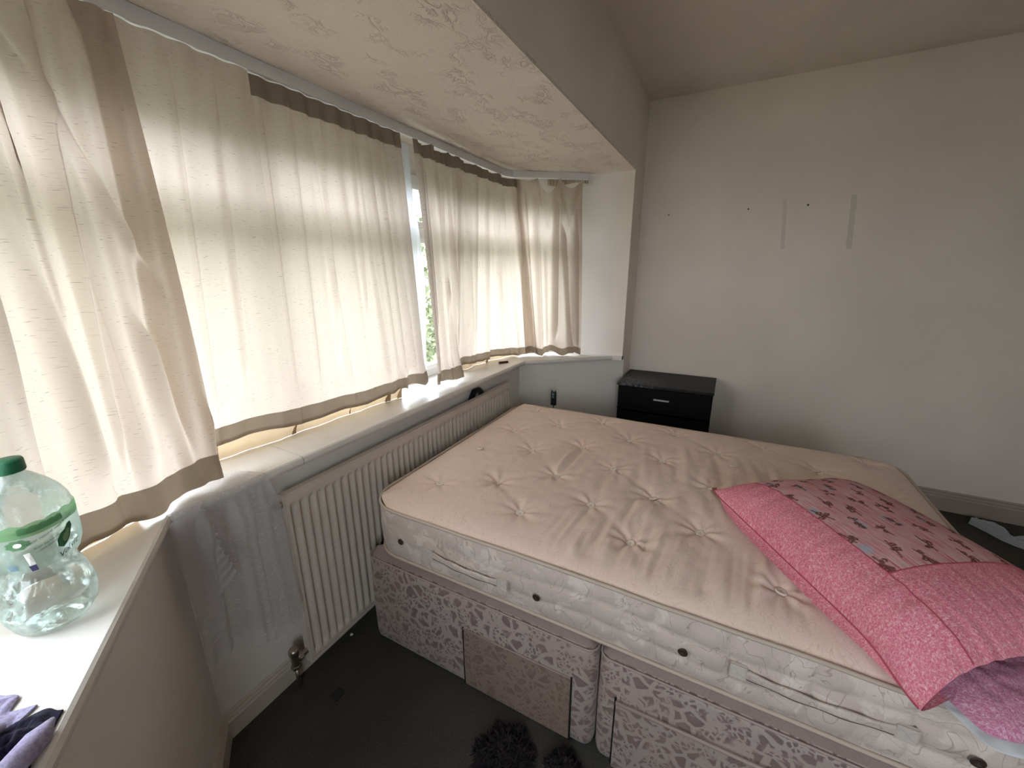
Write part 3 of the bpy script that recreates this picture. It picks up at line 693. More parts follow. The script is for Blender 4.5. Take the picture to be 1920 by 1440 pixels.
    # eyelets on the near side
    for y, z in ((.965, .545), (.414, .535), (-.007, .545), (-.555, .558)):
        bm = bmesh.new(); pr = [(.001, .0), (.010, 0), (.0125, .0025), (.0105, .0045), (.007, .003), (.0005, .0005)]
        bm_lathe(bm, pr, 18); o = done(bm, 'air_vent', 'eyelet', smooth=True)
        o.matrix_basis = Matrix.Translation(Vector((MX0-.0135, y, z))) @ Matrix.Rotation(-PI/2, 4, 'Y'); o.parent = e; o.matrix_parent_inverse = Matrix.Translation(e.location).inverted()
    # strap handles
    for ya, yb, za, zb_ in ((.832, .534, .545, .535), (-.133, -.446, .555, .562)):
        xs0 = MX0-.013
        bm = bmesh.new(); n_ = 30
        prev = None
        for k in range(n_+1):
            q = k/n_; y = ya+(yb-ya)*q; zc = za+(zb_-za)*q-.006*math.sin(PI*q); hw = .014+.002*math.sin(q*21); b_ = -.009*math.sin(PI*q)**.5
            ring = [bm.verts.new((xs0+b_-.000, y, zc-hw)), bm.verts.new((xs0+b_-.003, y, zc-hw*.4)), bm.verts.new((xs0+b_-.0015, y, zc)), bm.verts.new((xs0+b_-.003, y, zc+hw*.4)), bm.verts.new((xs0+b_-.000, y, zc+hw)), bm.verts.new((xs0+b_+.002, y, zc))]
            if prev: 
                for a in range(6): bm.faces.new((prev[a], prev[(a+1) % 6], ring[(a+1) % 6], ring[a]))
            prev = ring
        hobj = rel(done(bm, 'handle', 'matt_side', smooth=True), e)
        for yc, zc in ((ya, za), (yb, zb_)):
            bm = bmesh.new(); s_ = .020
            bm_box(bm, xs0-.006, xs0+.004, yc-s_, yc+s_, zc-s_, zc+s_); bmesh.ops.bevel(bm, geom=bm.edges[:], offset=.003, segments=2, affect='EDGES')
            for a, b in (((-1, -1), (1, 1)), ((-1, 1), (1, -1)), ((-1, -1), (-1, 1)), ((1, -1), (1, 1)), ((-1, 1), (1, 1)), ((-1, -1), (1, -1))):
                bm_tube(bm, [(xs0-.0065, yc+a[0]*s_*.9, zc+a[1]*s_*.9), (xs0-.0065, yc+b[0]*s_*.9, zc+b[1]*s_*.9)], .0011, 5)
            o = done(bm, 'handle_patch', 'patch'); o.parent = hobj; o.matrix_parent_inverse = (Matrix.Translation(e.location) @ hobj.matrix_parent_inverse).inverted()
    return e
mattress()
# ---- divan base
def brocade(name, ground, leaf, vein, stain=None):
    M = mat(name, ground, .6, spec=.25); N = NB(M); v0 = N.coord('Object')
    nz = N.n('TexNoise'); nz.inputs['Scale'].default_value = 9; nz.inputs['Detail'].default_value = 2; N.l(v0, nz.inputs['Vector'])
    va = N.n('VectorMath', operation='MULTIPLY_ADD'); va.inputs[1].default_value = (.06, .06, .06); N.l(nz.outputs['Color'], va.inputs[0]); N.l(v0, va.inputs[2])
    def vor(scale, thr, soft):
        vo = N.n('TexVoronoi', feature='DISTANCE_TO_EDGE'); vo.inputs['Scale'].default_value = scale; N.l(va.outputs[0], vo.inputs['Vector'])
        return N.math('MINIMUM', N.math('MAXIMUM', N.math('MULTIPLY', N.math('SUBTRACT', vo.outputs['Distance'], thr), soft), 0.0), 1.0)
    big = vor(22, .10, 16.); small = vor(62, .12, 12.)
    pick = N.ramp(N.noise(v0, 17, 2, .5), [(.44, (0, 0, 0)), (.5, (1, 1, 1))])
    gap = N.ramp(N.noise(v0, 30, 2, .5, .5), [(.36, (0, 0, 0)), (.41, (1, 1, 1))])
    k = N.math('MULTIPLY', N.mix(pick, small, big), gap)
    vo2 = N.n('TexVoronoi', feature='F1'); vo2.inputs['Scale'].default_value = 22; N.l(va.outputs[0], vo2.inputs['Vector'])
    tone = N.ramp(vo2.outputs['Distance'], [(.0, tuple(x*1.25 for x in leaf)), (.5, leaf)])
    c = N.mix(k, ground, tone)
    if stain:
        st = N.ramp(N.noise(v0, 3, 4, .6), [(.42, (0, 0, 0)), (.7, (1, 1, 1))]); c = N.mix(N.math('MULTIPLY', st, .6), c, stain)
    N.base(c); w = N.noise(v0, 350, 2); N.bump(N.math('ADD', N.math('MULTIPLY', k, -.6), N.math('MULTIPLY', w, .3)), .3, .002)
    M.node_tree.nodes['Principled BSDF'].inputs['Sheen Weight'].default_value = .2; return M
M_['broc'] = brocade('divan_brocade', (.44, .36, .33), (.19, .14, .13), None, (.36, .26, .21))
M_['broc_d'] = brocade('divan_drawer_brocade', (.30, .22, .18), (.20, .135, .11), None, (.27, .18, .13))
M_['divtop'] = fabric_curl('divan_top_cloth', (.33, .25, .225), (.31, .235, .21), (.29, .215, .19), 14)
M_['divpipe'] = mat('divan_piping', (.40, .31, .28), .5)
M_['dark'] = mat('dark_gap', (.01, .01, .01), .9)
def divan(y0, y1, label, near_round, drawer, dmat):
    """one half of the base: y0..y1, side panel facing -x at x=.95"""
    e = empty('divan_base', ((.95+2.29)/2, (y0+y1)/2, 0)); tag(e, label, 'bed base', 'two halves of the divan bed base')
    x0, x1 = .950, 2.290; r = .035
    def outline(inset):
        pts = []
        for (cx, cy, a0) in ((x1-r, y1-r, 0), (x0+r, y1-r, PI/2), (x0+r, y0+r, PI), (x1-r, y0+r, 1.5*PI)):
            for k in range(7):
                a = a0+k*PI/12; rr = r
                pts.append((cx+(rr-inset)*math.cos(a), cy+(rr-inset)*math.sin(a)))
        return pts
    levels = [(.004, .012), (0, .03), (-.002, .20), (0, .385), (.002, .398), (.010, .406), (.024, .425), (.034, .440), (.050, .446)]
    bm = bmesh.new(); rings = []
    for ins, z in levels: rings.append([bm.verts.new((x, y, z)) for x, y in outline(ins)])
    for A, B in zip(rings, rings[1:]):
        n = len(A)
        for k in range(n): bm.faces.new((A[k], A[(k+1) % n], B[(k+1) % n], B[k]))
    bm.faces.new(rings[0][::-1]); bm.faces.new(rings[-1])
    body = rel(done(bm, 'body', 'broc', smooth=True), e)
    body.data.materials.append(M_['divtop'])
    for p in body.data.polygons:
        if p.center.z > .407: p.material_index = 1
    bm = bmesh.new(); pts = [(x, y, .403) for x, y in outline(.0018)]
    bm_tube(bm, pts, .0038, 7, True); rel(done(bm, 'piping', 'divpipe', smooth=True), e)
    # drawer front
    (ya, yb, zt0, zt1, proud) = drawer
    bm = bmesh.new(); n_ = 16; F_ = []
    for k in range(n_+1):
        q = k/n_; y = ya+(yb-ya)*q; zt = zt0+(zt1-zt0)*q
        F_.append([bm.verts.new((x0+.012, y, .008)), bm.verts.new((x0-proud, y, .008)), bm.verts.new((x0-proud-.003, y, zt*.5)), bm.verts.new((x0-proud, y, zt)), bm.verts.new((x0+.012, y, zt))])
    for A, B in zip(F_, F_[1:]):
        for a in range(5): bm.faces.new((A[a], A[(a+1) % 5], B[(a+1) % 5], B[a]))
    bm.faces.new(F_[0][::-1]); bm.faces.new(F_[-1])
    d = rel(done(bm, 'drawer', dmat, bevel=.003), e)
    bm = bmesh.new()
    bm_box(bm, x0-.0032, x0+.006, min(ya, yb)-.006, min(ya, yb)+.0001, .006, max(zt0, zt1)+.004); rel(done(bm, 'drawer_gap', 'dark'), e); bm = bmesh.new()
    bm_box(bm, x0-.0032, x0+.006, max(ya, yb)-.0001, max(ya, yb)+.006, .006, min(zt0, zt1)+.004); rel(done(bm, 'drawer_gap', 'dark'), e)
    bm = bmesh.new(); pr = .0055 if proud > .01 else .0022
    bm_tube(bm, [(x0-proud-.001, ya, zt0), (x0-proud-.001, (ya+yb)/2, (zt0+zt1)/2), (x0-proud-.001, yb, zt1)], pr, 8)
    p = done(bm, 'drawer_piping', 'divpipe', smooth=True); p.parent = d; p.matrix_parent_inverse = (Matrix.Translation(e.location) @ d.matrix_parent_inverse).inverted()
    for cx in (x0+.09, x1-.09):
        for cy in (y0+.09, y1-.09):
            bm = bmesh.new(); bm_lathe(bm, [(.02, .0), (.02, .0125)], 16, cx, cy); rel(done(bm, 'glide', 'dark'), e)
    return e
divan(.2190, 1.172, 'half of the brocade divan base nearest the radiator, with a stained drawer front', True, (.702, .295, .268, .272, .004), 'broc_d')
divan(-.742, .2120, 'half of the brocade divan base under the pillow end, with a wide drawer front', True, (.150, -.62, .276, .300, .014), 'broc')
# ================================================================== NIGHTSTAND
def dusty():
    M = mat('black_ash_top', (.012, .012, .013), .5, spec=.22); N = NB(M); v = N.coord('Object')
    g = N.noise(N.coord('Object', (14, 160, 14)), 1.0, 3)
    b = N.ramp(g, [(.4, (.007, .007, .008)), (.7, (.018, .018, .019))])
    # dust and fine scratches gathered at one corner
    sc = N.noise(N.coord('Object', (60, 240, 60), (0, 0, .7)), 1.0, 4, .7, .6); s2 = N.noise(N.coord('Object', (240, 50, 60), (0, 0, .5)), 1.0, 4, .7, .6)
    k = N.ramp(N.math('MAXIMUM', sc, s2), [(.52, (0, 0, 0)), (.62, (1, 1, 1))])
    tc = N.n('TexCoord'); dv = N.n('VectorMath', operation='DISTANCE'); dv.inputs[1].default_value = (2.97, .56, .726); N.l(tc.outputs['Object'], dv.inputs[0])
    near = N.ramp(dv.outputs['Value'], [(.03, (1, 1, 1)), (.26, (0, 0, 0))])
    haze = N.ramp(N.noise(v, 18, 4, .6), [(.4, (.0,)*3), (.75, (.35,)*3)])
    kk = N.math('ADD', N.math('MULTIPLY', N.math('MULTIPLY', k, near), 1.0), N.math('MULTIPLY', haze, .12))
    N.base(N.mix(kk, b, (.32, .32, .33))); return M
M_['ash_top'] = dusty(); M_['ash'] = mat('black_ash_laminate', (.005, .0048, .0048), .5, spec=.12); M_['handle'] = mat('satin_metal_handle', (.72, .72, .70), .35, .9)
def nightstand():
    x0, x1, y0, y1, zt = 2.880, 3.330, .012, .640, .726
    e = empty('bedside_cabinet', ((x0+x1)/2, (y0+y1)/2, 0)); tag(e, 'black two-drawer bedside cabinet with a dusty top in the corner beyond the bed', 'bedside cabinet')
    rel(box('top', x0-.004, x1, y0-.006, y1+.006, zt-.020, zt, 'ash_top', bevel=.002), e)
    bm = bmesh.new(); bm_box(bm, x0+.022, x1-.002, y0, y0+.016, 0.0, zt-.020); bm_box(bm, x0+.022, x1-.002, y1-.016, y1, 0.0, zt-.020); bm_box(bm, x1-.02, x1-.002, y0+.016, y1-.016, .04, zt-.020)
    bm_box(bm, x0+.025, x1-.02, y0+.016, y1-.016, .05, .068); bm_box(bm, x0+.035, x0+.05, y0+.016, y1-.016, 0, .05); bm_box(bm, x0+.022, x1-.02, y0+.016, y1-.016, .37, .384)
    rel(done(bm, 'carcass', 'ash', bevel=.001), e)
    for z0, z1 in ((.535, .702), (.350, .512), (.075, .338))[:2] + ((.075, .338),):
        d = rel(box('drawer', x0+.002, x0+.020, y0+.004, y1-.004, z0, z1, 'ash', bevel=.0015), e)
        # finger lip along the bottom edge of the front
        zc = (z0+z1)/2+.012; yc = (y0+y1)/2+.005
        bm = bmesh.new(); bm_box(bm, x0-.016, x0-.010, yc-.052, yc+.052, zc-.0055, zc+.0055); bm_box(bm, x0-.012, x0+.003, yc-.046, yc-.040, zc-.004, zc+.004); bm_box(bm, x0-.012, x0+.003, yc+.040, yc+.046, zc-.004, zc+.004)
        hd = done(bm, 'handle', 'handle', bevel=.001); hd.parent = d; hd.matrix_parent_inverse = (Matrix.Translation(e.location) @ d.matrix_parent_inverse).inverted()
        bm = bmesh.new(); bm_box(bm, x0-.006, x0+.004, y0+.002, y1-.002, z0-.004, z0+.004); lp = done(bm, 'drawer_lip', 'ash', bevel=.001); lp.parent = d; lp.matrix_parent_inverse = (Matrix.Translation(e.location) @ d.matrix_parent_inverse).inverted()
nightstand()
# ================================================================== PILLOW
def pink_cloth(name, c0, c1, c2):
    M = mat(name, c0, .9, spec=.05); N = NB(M)
    tc = N.n('TexCoord'); mp = N.n('Mapping'); mp.inputs['Scale'].default_value = (260, 260, 1); N.l(tc.outputs['UV'], mp.inputs['Vector'])
    w = N.noise(mp.outputs[0], 1.0, 3, .7, 1.0); c = N.ramp(w, [(.38, c0), (.52, c1), (.66, c2)])
    mp2 = N.n('Mapping'); mp2.inputs['Scale'].default_value = (8, 8, 1); N.l(tc.outputs['UV'], mp2.inputs['Vector'])
    c = N.mix(.5, c, N.ramp(N.noise(mp2.outputs[0], 1.0, 3), [(.3, (.88,)*3), (.7, (1.1,)*3)]), 'MULTIPLY')
    N.base(c); N.bump(w, .3, .002); return M
M_['pink'] = pink_cloth('pink_heather_cotton', (.66, .15, .22), (.76, .27, .34), (.86, .54, .58))
M_['lilac'] = pink_cloth('lilac_pink_cotton', (.48, .15, .26), (.60, .27, .38), (.72, .50, .60))
M_['white_cloth'] = mat('white_pillow_ticking', (.62, .64, .66), .9)
def print_mat():
    """striped panel with printed blossom sprays: woven streaks plus motif masks stored on the cloth"""
    M = mat('printed_pink_panel', (.6, .3, .35), .9, spec=.05); N = NB(M)
    tc = N.n('TexCoord'); mp = N.n('Mapping'); mp.inputs['Scale'].default_value = (14, 420, 1); N.l(tc.outputs['UV'], mp.inputs['Vector'])
    st = N.noise(mp.outputs[0], 1.0, 2, .6)
    c = N.ramp(st, [(.36, (.60, .12, .20)), (.46, (.66, .33, .36)), (.62, (.68, .50, .49))])
    vb = N.n('VertexColor'); vb.layer_name = 'motif'; sp = N.n('SeparateColor'); N.l(vb.outputs[0], sp.inputs[0])
    c = N.mix(sp.outputs[1], c, (.36, .44, .52)); c = N.mix(sp.outputs[0], c, (.17, .060, .058)); c = N.mix(sp.outputs[2], c, (.62, .56, .53))
    N.base(c); N.bump(st, .25, .002); return M
M_['print'] = print_mat()
PA, PB_, PC, PD = np.array([1.492, -.033]), np.array([.868, -.420]), np.array([1.133, -.850]), np.array([1.757, -.463])
PLs, PWs = .734, .505
def pillow():
    e = empty('pillow', (1.31, -.44, .70)); tag(e, 'plump pillow in a pink floral pillowcase lying across the bare mattress', 'pillow')
    nu, nv = 420, 300
    u = np.linspace(0, 1, nu); v = np.linspace(0, 1, nv); U, Vv = np.meshgrid(u, v)     # u along A->B, v along A->D
    def surf(U, V, side, Hs=1.0, inset=0.0, grow=0.0):
        cs = np.array([0, 0.]); us = 2*U-1; vs = 2*V-1
        # pinched seam outline: edges bow inwards between the corners
        bowu = .018*(1-us**2)*(vs > 0); bowv = .016*(1-vs**2)
        uu = U + (-us)*bowv*np.abs(us)**3/PLs*1.2 ; vv = V + (-vs)*bowu*np.abs(vs)**3/PWs*1.2
        P = PA[None, None, :]*0 + (PA + uu[..., None]*(PB_-PA) + vv[..., None]*(PD-PA))
        fu = np.where(us > 0, 1-.74*np.abs(us)**4, 1-np.abs(us)**3.0)
        pr = (np.maximum(0, fu)**.62)*(np.maximum(0, 1-np.abs(vs)**2.8)**.60)
        base_z = .703
        Ht = .125 if side > 0 else -.036
        z = base_z+.036 + Ht*pr*Hs
        z = z - .012*(1-pr)*0
        # creases radiating from the seams and a soft dent
        cr = .0045*noise2(U*26, V*5, 2.)*np.exp(-((V)/.30)**2) + .004*noise2(U*7, V*30, 3.)*np.exp(-((1-U)/.22)**2) + .004*noise2(U*4, V*22, 5.)*np.exp(-(U/.2)**2) + .006*noise2(U*3+1, V*3, 7.)
        z = z + cr*np.minimum(1, pr*3)*(1 if side > 0 else .3)
        # corners droop: tip A curls up a little, corner B hangs over the mattress edge
        dB = np.hypot((U-1)*PLs, V*PWs); z = z - .040*np.exp(-(dB/.08)**2)
        dA = np.hypot(U*PLs, V*PWs); z = z + .006*np.exp(-(dA/.03)**2)
        out = np.stack([P[..., 0], P[..., 1], z], -1)
        # front face belly pushes outwards over the seam on the A-B side
        k = pr*np.exp(-((V-.10)/.13)**2) if side > 0 else np.minimum(1, V/.05)*np.exp(-((V-.06)/.10)**2)*np.maximum(0, 1-us**4); nrm = -(PD-PA)/PWs; out[..., :2] += (k*(.030 if side > 0 else .052))[..., None]*nrm
        return out
    top = surf(U, Vv, 1); botm = surf(U, Vv, -1)
    uvm = np.stack([U*PLs, Vv*PWs], -1)
    # motif masks painted on the cloth's own pattern
    red = np.zeros_like(U); blu = np.zeros_like(U); wht = np.zeros_like(U); x = U*PLs; y = Vv*PWs
    rg = np.random.RandomState(11)
    def spray(cx, cy, s, flower):
        nonlocal red, blu, wht
        if flower:
            for k in range(3):
                px, py = cx+(k-1)*s*.75, cy+rg.uniform(-.3, .3)*s
                blu = np.maximum(blu, smooth01(1.3-np.hypot(x-px, (y-py)*1.2)/(s*.55))*(.75))
        for k in range(7 if flower else 5):
            px, py = cx+rg.uniform(-1, 1)*s*(1.1 if flower else .7), cy+rg.uniform(-1, 1)*s*.45
            for q in range(5):
                a = q*2*PI/5+rg.uniform(0, 1); rr = s*.17
                d = np.hypot(x-px-rr*math.cos(a), y-py-rr*math.sin(a)); red = np.maximum(red, (d < rr*.70)*.95)
            d = np.hypot(x-px, y-py); wht = np.maximum(wht, (d < rr*.42)*.5*(k % 2))
        a = rg.uniform(-.3, .3)
        for q in (-1, 1):
            d = np.abs((y-cy)-(x-cx)*math.tan(a)-q*.001); red = np.maximum(red, ((d < .0014) & (np.abs(x-cx) < s*1.15))*.8)
    row = 0
    for yy in np.arange(.118, PWs-.02, .046):
        k = 0
        for xx in np.arange(.035+(row % 2)*.055, .60, .098):
            spray(xx+rg.uniform(-.006, .006), yy+rg.uniform(-.006, .006), .025 if (k+row) % 2 else .020, (k+row) % 2 == 0 and row % 2 == 1); k += 1
        row += 1
    for xx in (.12, .31, .47): blu = np.maximum(blu, smooth01(1.3-np.hypot((x-xx)*.7, y-.118)/.012)*.8)
    # split the top: seam border, printed panel, end band
    vb = .108/PWs; ub = .545/PLs
    iv = int(vb*(nv-1)); iu = int(ub*(nu-1))
    case = rel(grid('pillowcase', botm, 'pink', None, uvm, flip=True), e)
    def sub(nm, P, uv, material, par=e):
        return rel(grid(nm, P, material, None, uv), par)
    # border strip and end band (same cloth) share one mesh shape: build as two parts
    b1 = sub('border', top[:iv+1], uvm[:iv+1], 'pink'); b2 = sub('end_band', top[iv:, iu:], uvm[iv:, iu:], 'pink')
    pn = sub('printed_panel', top[iv:, :iu+1], uvm[iv:, :iu+1], 'print')
    ca = pn.data.color_attributes.new('motif', 'FLOAT_COLOR', 'POINT'); data = np.stack([red[iv:, :iu+1], blu[iv:, :iu+1], wht[iv:, :iu+1], np.ones_like(red[iv:, :iu+1])], -1).astype(np.float32)
    ca.data.foreach_set('color', data.ravel())
    def seam(pts, nm, r=.0016, material='seam'):
        bm = bmesh.new(); bm_tube(bm, pts, r, 6); return rel(done(bm, nm, material, smooth=True), e)
    M_['seam'] = mat('seam_thread', (.42, .07, .11), .8)
    seam([tuple(top[iv, j]) for j in range(0, nu, 3)], 'seam'); seam([tuple(top[j, iu]) for j in range(iv, nv, 3)], 'seam')
    seam([tuple(top[0, j]) for j in range(0, nu, 3)], 'seam', .0022)
    # open end: inner flap of lilac-pink cloth and white ticking pushing out beyond the case
    dirn = (PB_-PA)/PLs; wdir = (PD-PA)/PWs
    def tongue(w0, w1, ext, h0, h1, zc, nm, material, wrink=.003, n1=50, n2=130):
        q = np.linspace(0, 1, n1); w = np.linspace(w0, w1, n2); Q, Wd = np.meshgrid(q, w)
        ww = (Wd-w0)/(w1-w0); ed = np.maximum(0, 1-np.abs(2*ww-1)**4)**.5; 
        P0 = PB_+Wd[..., None]*(PD-PA); base = P0 - dirn*.07 + dirn[None, None]*(Q*(ext+.07)*(.75+.25*ed))[..., None]
        pr = np.sqrt(np.maximum(0, 1-(Q)**3.2))*ed
        up_ = zc+h1*pr+wrink*noise2(Wd*18, Q*5, 1.)*2*pr; dn = zc-h0*pr
        for zz, nmx in ((up_, 1), (dn, 0)): pass
        top_ = np.stack([base[..., 0], base[..., 1], up_], -1); bt = np.stack([base[..., 0], base[..., 1], dn], -1)
        bt = bt[:, ::-1]; P = np.concatenate([top_, bt[:, 1:]], 1); 
        uv = np.stack([np.tile(np.linspace(0, ext*2+.14, P.shape[1])[None], (n2, 1)), np.tile((w*PWs)[:, None], (1, P.shape[1]))], -1)
        return rel(grid(nm, P, material, None, uv), e)
    tongue(.13, .90, .075, .012, .048, .706, 'inner_flap', 'lilac')
    # gathered white ticking edge
    tongue(.11, .92, .095, .010, .014, .697, 'white_lining', 'white_cloth', .006)
    # brown woven tag in the tip corner
    tip = mat('brown_corner', (.22, .05, .06), .8)
    a = top[0, 0]; rel(mesh('corner_tip', [a+(.006, .004, .002), a+(-.010, -.004, .001), a+(-.008, -.014, .006), a+(-.001, -.012, .010), a+(-.001, -.008, -.006)], [(0, 1, 3), (1, 2, 3), (0, 3, 2), (0, 4, 1), (1, 4, 2), (0, 2, 4)], tip), e)
pillow()
# ================================================================== BOTTLE ON THE SILL
def plastic():
    M = bpy.data.materials.new('clear_bottle_plastic'); M.use_nodes = True; N = NB(M); t = M.node_tree; t.nodes.remove(t.nodes['Principled BSDF'])
    o = t.nodes['Material Output']; v = N.coord('Object')
    tr = N.n('BsdfTransparent'); tr.inputs[0].default_value = (.90, .93, .92, 1); gl = N.n('BsdfGlossy'); gl.inputs['Roughness'].default_value = .08; gl.inputs['Color'].default_value = (.95, 1, .98, 1)
    df = N.n('BsdfDiffuse'); df.inputs['Color'].default_value = (.60, .68, .64, 1); tl = N.n('BsdfTranslucent'); tl.inputs['Color'].default_value = (.55, .62, .58, 1)
    b = N.n('Bump'); b.inputs['Strength'].default_value = .5; b.inputs['Distance'].default_value = .004; N.l(N.noise(v, 28, 4, .6, .8), b.inputs['Height'])
    for x in (gl, df): N.l(b.outputs[0], x.inputs['Normal'])
    lw = N.n('LayerWeight'); lw.inputs['Blend'].default_value = .35; N.l(b.outputs[0], lw.inputs['Normal'])
    m1 = N.n('MixShader'); m1.inputs[0].default_value = .20; ad = N.n('MixShader'); ad.inputs[0].default_value = .5; N.l(df.outputs[0], ad.inputs[1]); N.l(tl.outputs[0], ad.inputs[2])
    N.l(tr.outputs[0], m1.inputs[1]); N.l(ad.outputs[0], m1.inputs[2])
    m2 = N.n('MixShader'); N.l(N.math('MULTIPLY', lw.outputs['Fresnel'], .8), m2.inputs[0]); N.l(m1.outputs[0], m2.inputs[1]); N.l(gl.outputs[0], m2.inputs[2]); N.l(m2.outputs[0], o.inputs[0]); return M
M_['plastic'] = plastic()
M_['cap'] = mat('green_cap', (.012, .13, .060), .45); M_['lab'] = mat('label_film', (.50, .60, .54), .4); M_['lab_g'] = mat('label_pale_green', (.20, .38, .17), .45); M_['lab_dg'] = mat('label_dark_green', (.02, .17, .06), .45)
M_['lab_w'] = mat('label_white', (.85, .83, .78), .5); M_['lab_n'] = mat('label_navy', (.03, .02, .10), .5); M_['lab_ink'] = mat('label_ink', (.05, .10, .08), .6); M_['lab_b'] = mat('label_slate', (.12, .20, .24), .5)
BX, BY = .142, 1.035
PROF = [(.004, .8895), (.034, .8892), (.046, .894), (.053, .906), (.058, .925), (.060, .945), (.059, .962), (.055, .980), (.048, .995), (.0445, 1.004), (.046, 1.013), (.052, 1.024), (.0565, 1.040), (.0575, 1.060), (.0575, 1.085), (.0570, 1.108), (.0545, 1.125), (.048, 1.143), (.038, 1.160), (.026, 1.174), (.0175, 1.182), (.0150, 1.188), (.0150, 1.204)]
def brad(z, th):
    zs = [p[1] for p in PROF]; rs = [p[0] for p in PROF]; r = float(np.interp(z, zs, rs)); k = smooth01((z-.895)/.02)*smooth01((1.165-z)/.02)
    sq = 1+.055*k*math.cos(4*th+.4)*(1 if z > 1.02 else .4)
    cr = .0045*fnoise(math.cos(th)*2.2, math.sin(th)*2.2, z*26)*k*(1.6 if z < 1.03 else .35)
    return r*sq+cr
def bpt(z, th, off=0):
    r = brad(z, th)+off; lean = (z-.889)*.04
    return (BX+lean*.6+r*math.cos(th), BY+lean*.2+r*math.sin(th), z)
def bottle():
    e = empty('water_bottle', (BX, BY, ZS)); tag(e, 'crumpled clear plastic water bottle with green cap and leafy label on the sill', 'bottle')
    zs = np.r_[np.interp(np.linspace(0, len(PROF)-1, 110), range(len(PROF)), [p[1] for p in PROF])]; zs[:5] = np.linspace(.8893, .8899, 5)
    n = 96; P = []
    for i, z in enumerate(zs):
        q = np.interp(i/109*(len(PROF)-1), range(len(PROF)), [p[0] for p in PROF]); row = []
        for k in range(n+1):
            th = 2*PI*k/n; rr = brad(z, th) if z > .893 else q
            lean = (z-.889)*.04; row.append((BX+lean*.6+rr*math.cos(th), BY+lean*.2+rr*math.sin(th), z))
        P.append(row)
    rel(grid('bottle_body', np.array(P), 'plastic'), e)
    bm = bmesh.new(); n = 40; cx, cy, _ = bpt(1.196, 0); cx -= brad(1.196, 0)
    bm_lathe(bm, [(.0185, 1.186), (.0195, 1.188), (.0195, 1.205), (.018, 1.208), (.004, 1.2085)], n, cx, cy); rel(done(bm, 'cap', 'cap', smooth=True), e)
    bm = bmesh.new()
    for k in range(40): a = 2*PI*k/40; bm_tube(bm, [(cx+.0195*math.cos(a), cy+.0195*math.sin(a), 1.189), (cx+.0195*math.cos(a), cy+.0195*math.sin(a), 1.2045)], .0007, 4)
    bm.free()
    # label wrapped round the upper body
    th0, th1 = -PI*.98, PI*.12
    def patch(nm, z0, z1, a0, a1, material, off, top=None, par=None, nz=14, na=60):
        R = []
        for i in range(nz+1):
            row = []
            for k in range(na+1):
                q = k/na; th = a0+(a1-a0)*q; zt = z1+(top(q) if top else 0); zb = z0; row.append(bpt(zb+(zt-zb)*i/nz, th, off))
            R.append(row)
        o = rel(grid(nm, np.array(R), material), e) 
        return o
    M_['lab_film'] = None
    lm = bpy.data.materials.new('label_translucent_film'); lm.use_nodes = True; N = NB(lm); t = lm.node_tree; t.nodes.remove(t.nodes['Principled BSDF'])
    df = N.n('BsdfDiffuse'); df.inputs['Color'].default_value = (.45, .56, .50, 1); tl = N.n('BsdfTranslucent'); tl.inputs['Color'].default_value = (.50, .62, .55, 1); mx = N.n('MixShader'); mx.inputs[0].default_value = .6; tp = N.n('BsdfTransparent'); m2 = N.n('MixShader'); m2.inputs[0].default_value = .62
    N.l(df.outputs[0], mx.inputs[1]); N.l(tl.outputs[0], mx.inputs[2]); N.l(tp.outputs[0], m2.inputs[1]); N.l(mx.outputs[0], m2.inputs[2]); N.l(m2.outputs[0], t.nodes['Material Output'].inputs[0]); M_['lab_film'] = lm
    def gm(name, c):
        mm = lm.copy(); mm.name = name
        for nd in mm.node_tree.nodes:
            if nd.type in ('BSDF_DIFFUSE', 'BSDF_TRANSLUCENT'): nd.inputs['Color'].default_value = (*c, 1)
            if nd.type == 'MIX_SHADER' and abs(nd.inputs[0].default_value-.62) < 1e-4: nd.inputs[0].default_value = .85
        return mm
    lab = patch('label', 1.022, 1.100, th0, th1, 'lab_film', .0008)
    M_['lf_g'] = gm('label_leaf_band', (.26, .48, .24)); M_['lf_g2'] = gm('label_leaf_band_dark', (.16, .36, .18))
    patch('label_leaves', 1.088, 1.108, th0, th1, 'lf_g', .0012, lambda q: .0035*abs(math.sin(q*26)))
    patch('label_leaves', 1.094, 1.104, -PI*.62, -PI*.30, 'lf_g2', .0016, lambda q: .002*abs(math.sin(q*16)))
    # camera-facing azimuth is about -97 degrees
    def blob(nm, thc, zc, pts, material, off, rot=0):
        V = []; n = len(pts)
        for (a, b) in [(0, 0)]+pts:
            ca, sa = math.cos(rot), math.sin(rot); aa, bb = a*ca-b*sa, a*sa+b*ca; V.append(bpt(zc+bb, thc+aa/.058, off))
        o = rel(mesh(nm, V, [(0, i+1, (i+1) % n+1) for i in range(n)], material), e); return o
    leaf = [(-.020, -.004), (-.014, .006), (-.004, .011), (.006, .010), (.014, .014), (.021, .012), (.019, .003), (.012, -.003), (.004, -.010), (-.006, -.013), (-.015, -.013)]
    blob('label_leaf', -1.0, 1.062, leaf, 'lab_dg', .0020, .45)
    blob('label_leaf', -.98, 1.061, [(a*.5, b*.55) for a, b in leaf], 'lab_g', .0024, .5)
    blob('label_rosette', -2.0, 1.078, [(.013*math.cos(k*PI/8)*(1+.2*(k % 2)), .008*math.sin(k*PI/8)*(1+.2*(k % 2))) for k in range(16)], 'lf_g2', .0020)
    blob('label_rosette_center', -2.0, 1.078, [(.005*math.cos(k*PI/5), .004*math.sin(k*PI/5)) for k in range(10)], 'lab_w', .0024)
    blob('label_stamp', -2.25, 1.037, [(-.006, -.006), (.006, -.006), (.006, .006), (-.006, .006)], 'lab_b', .0020)
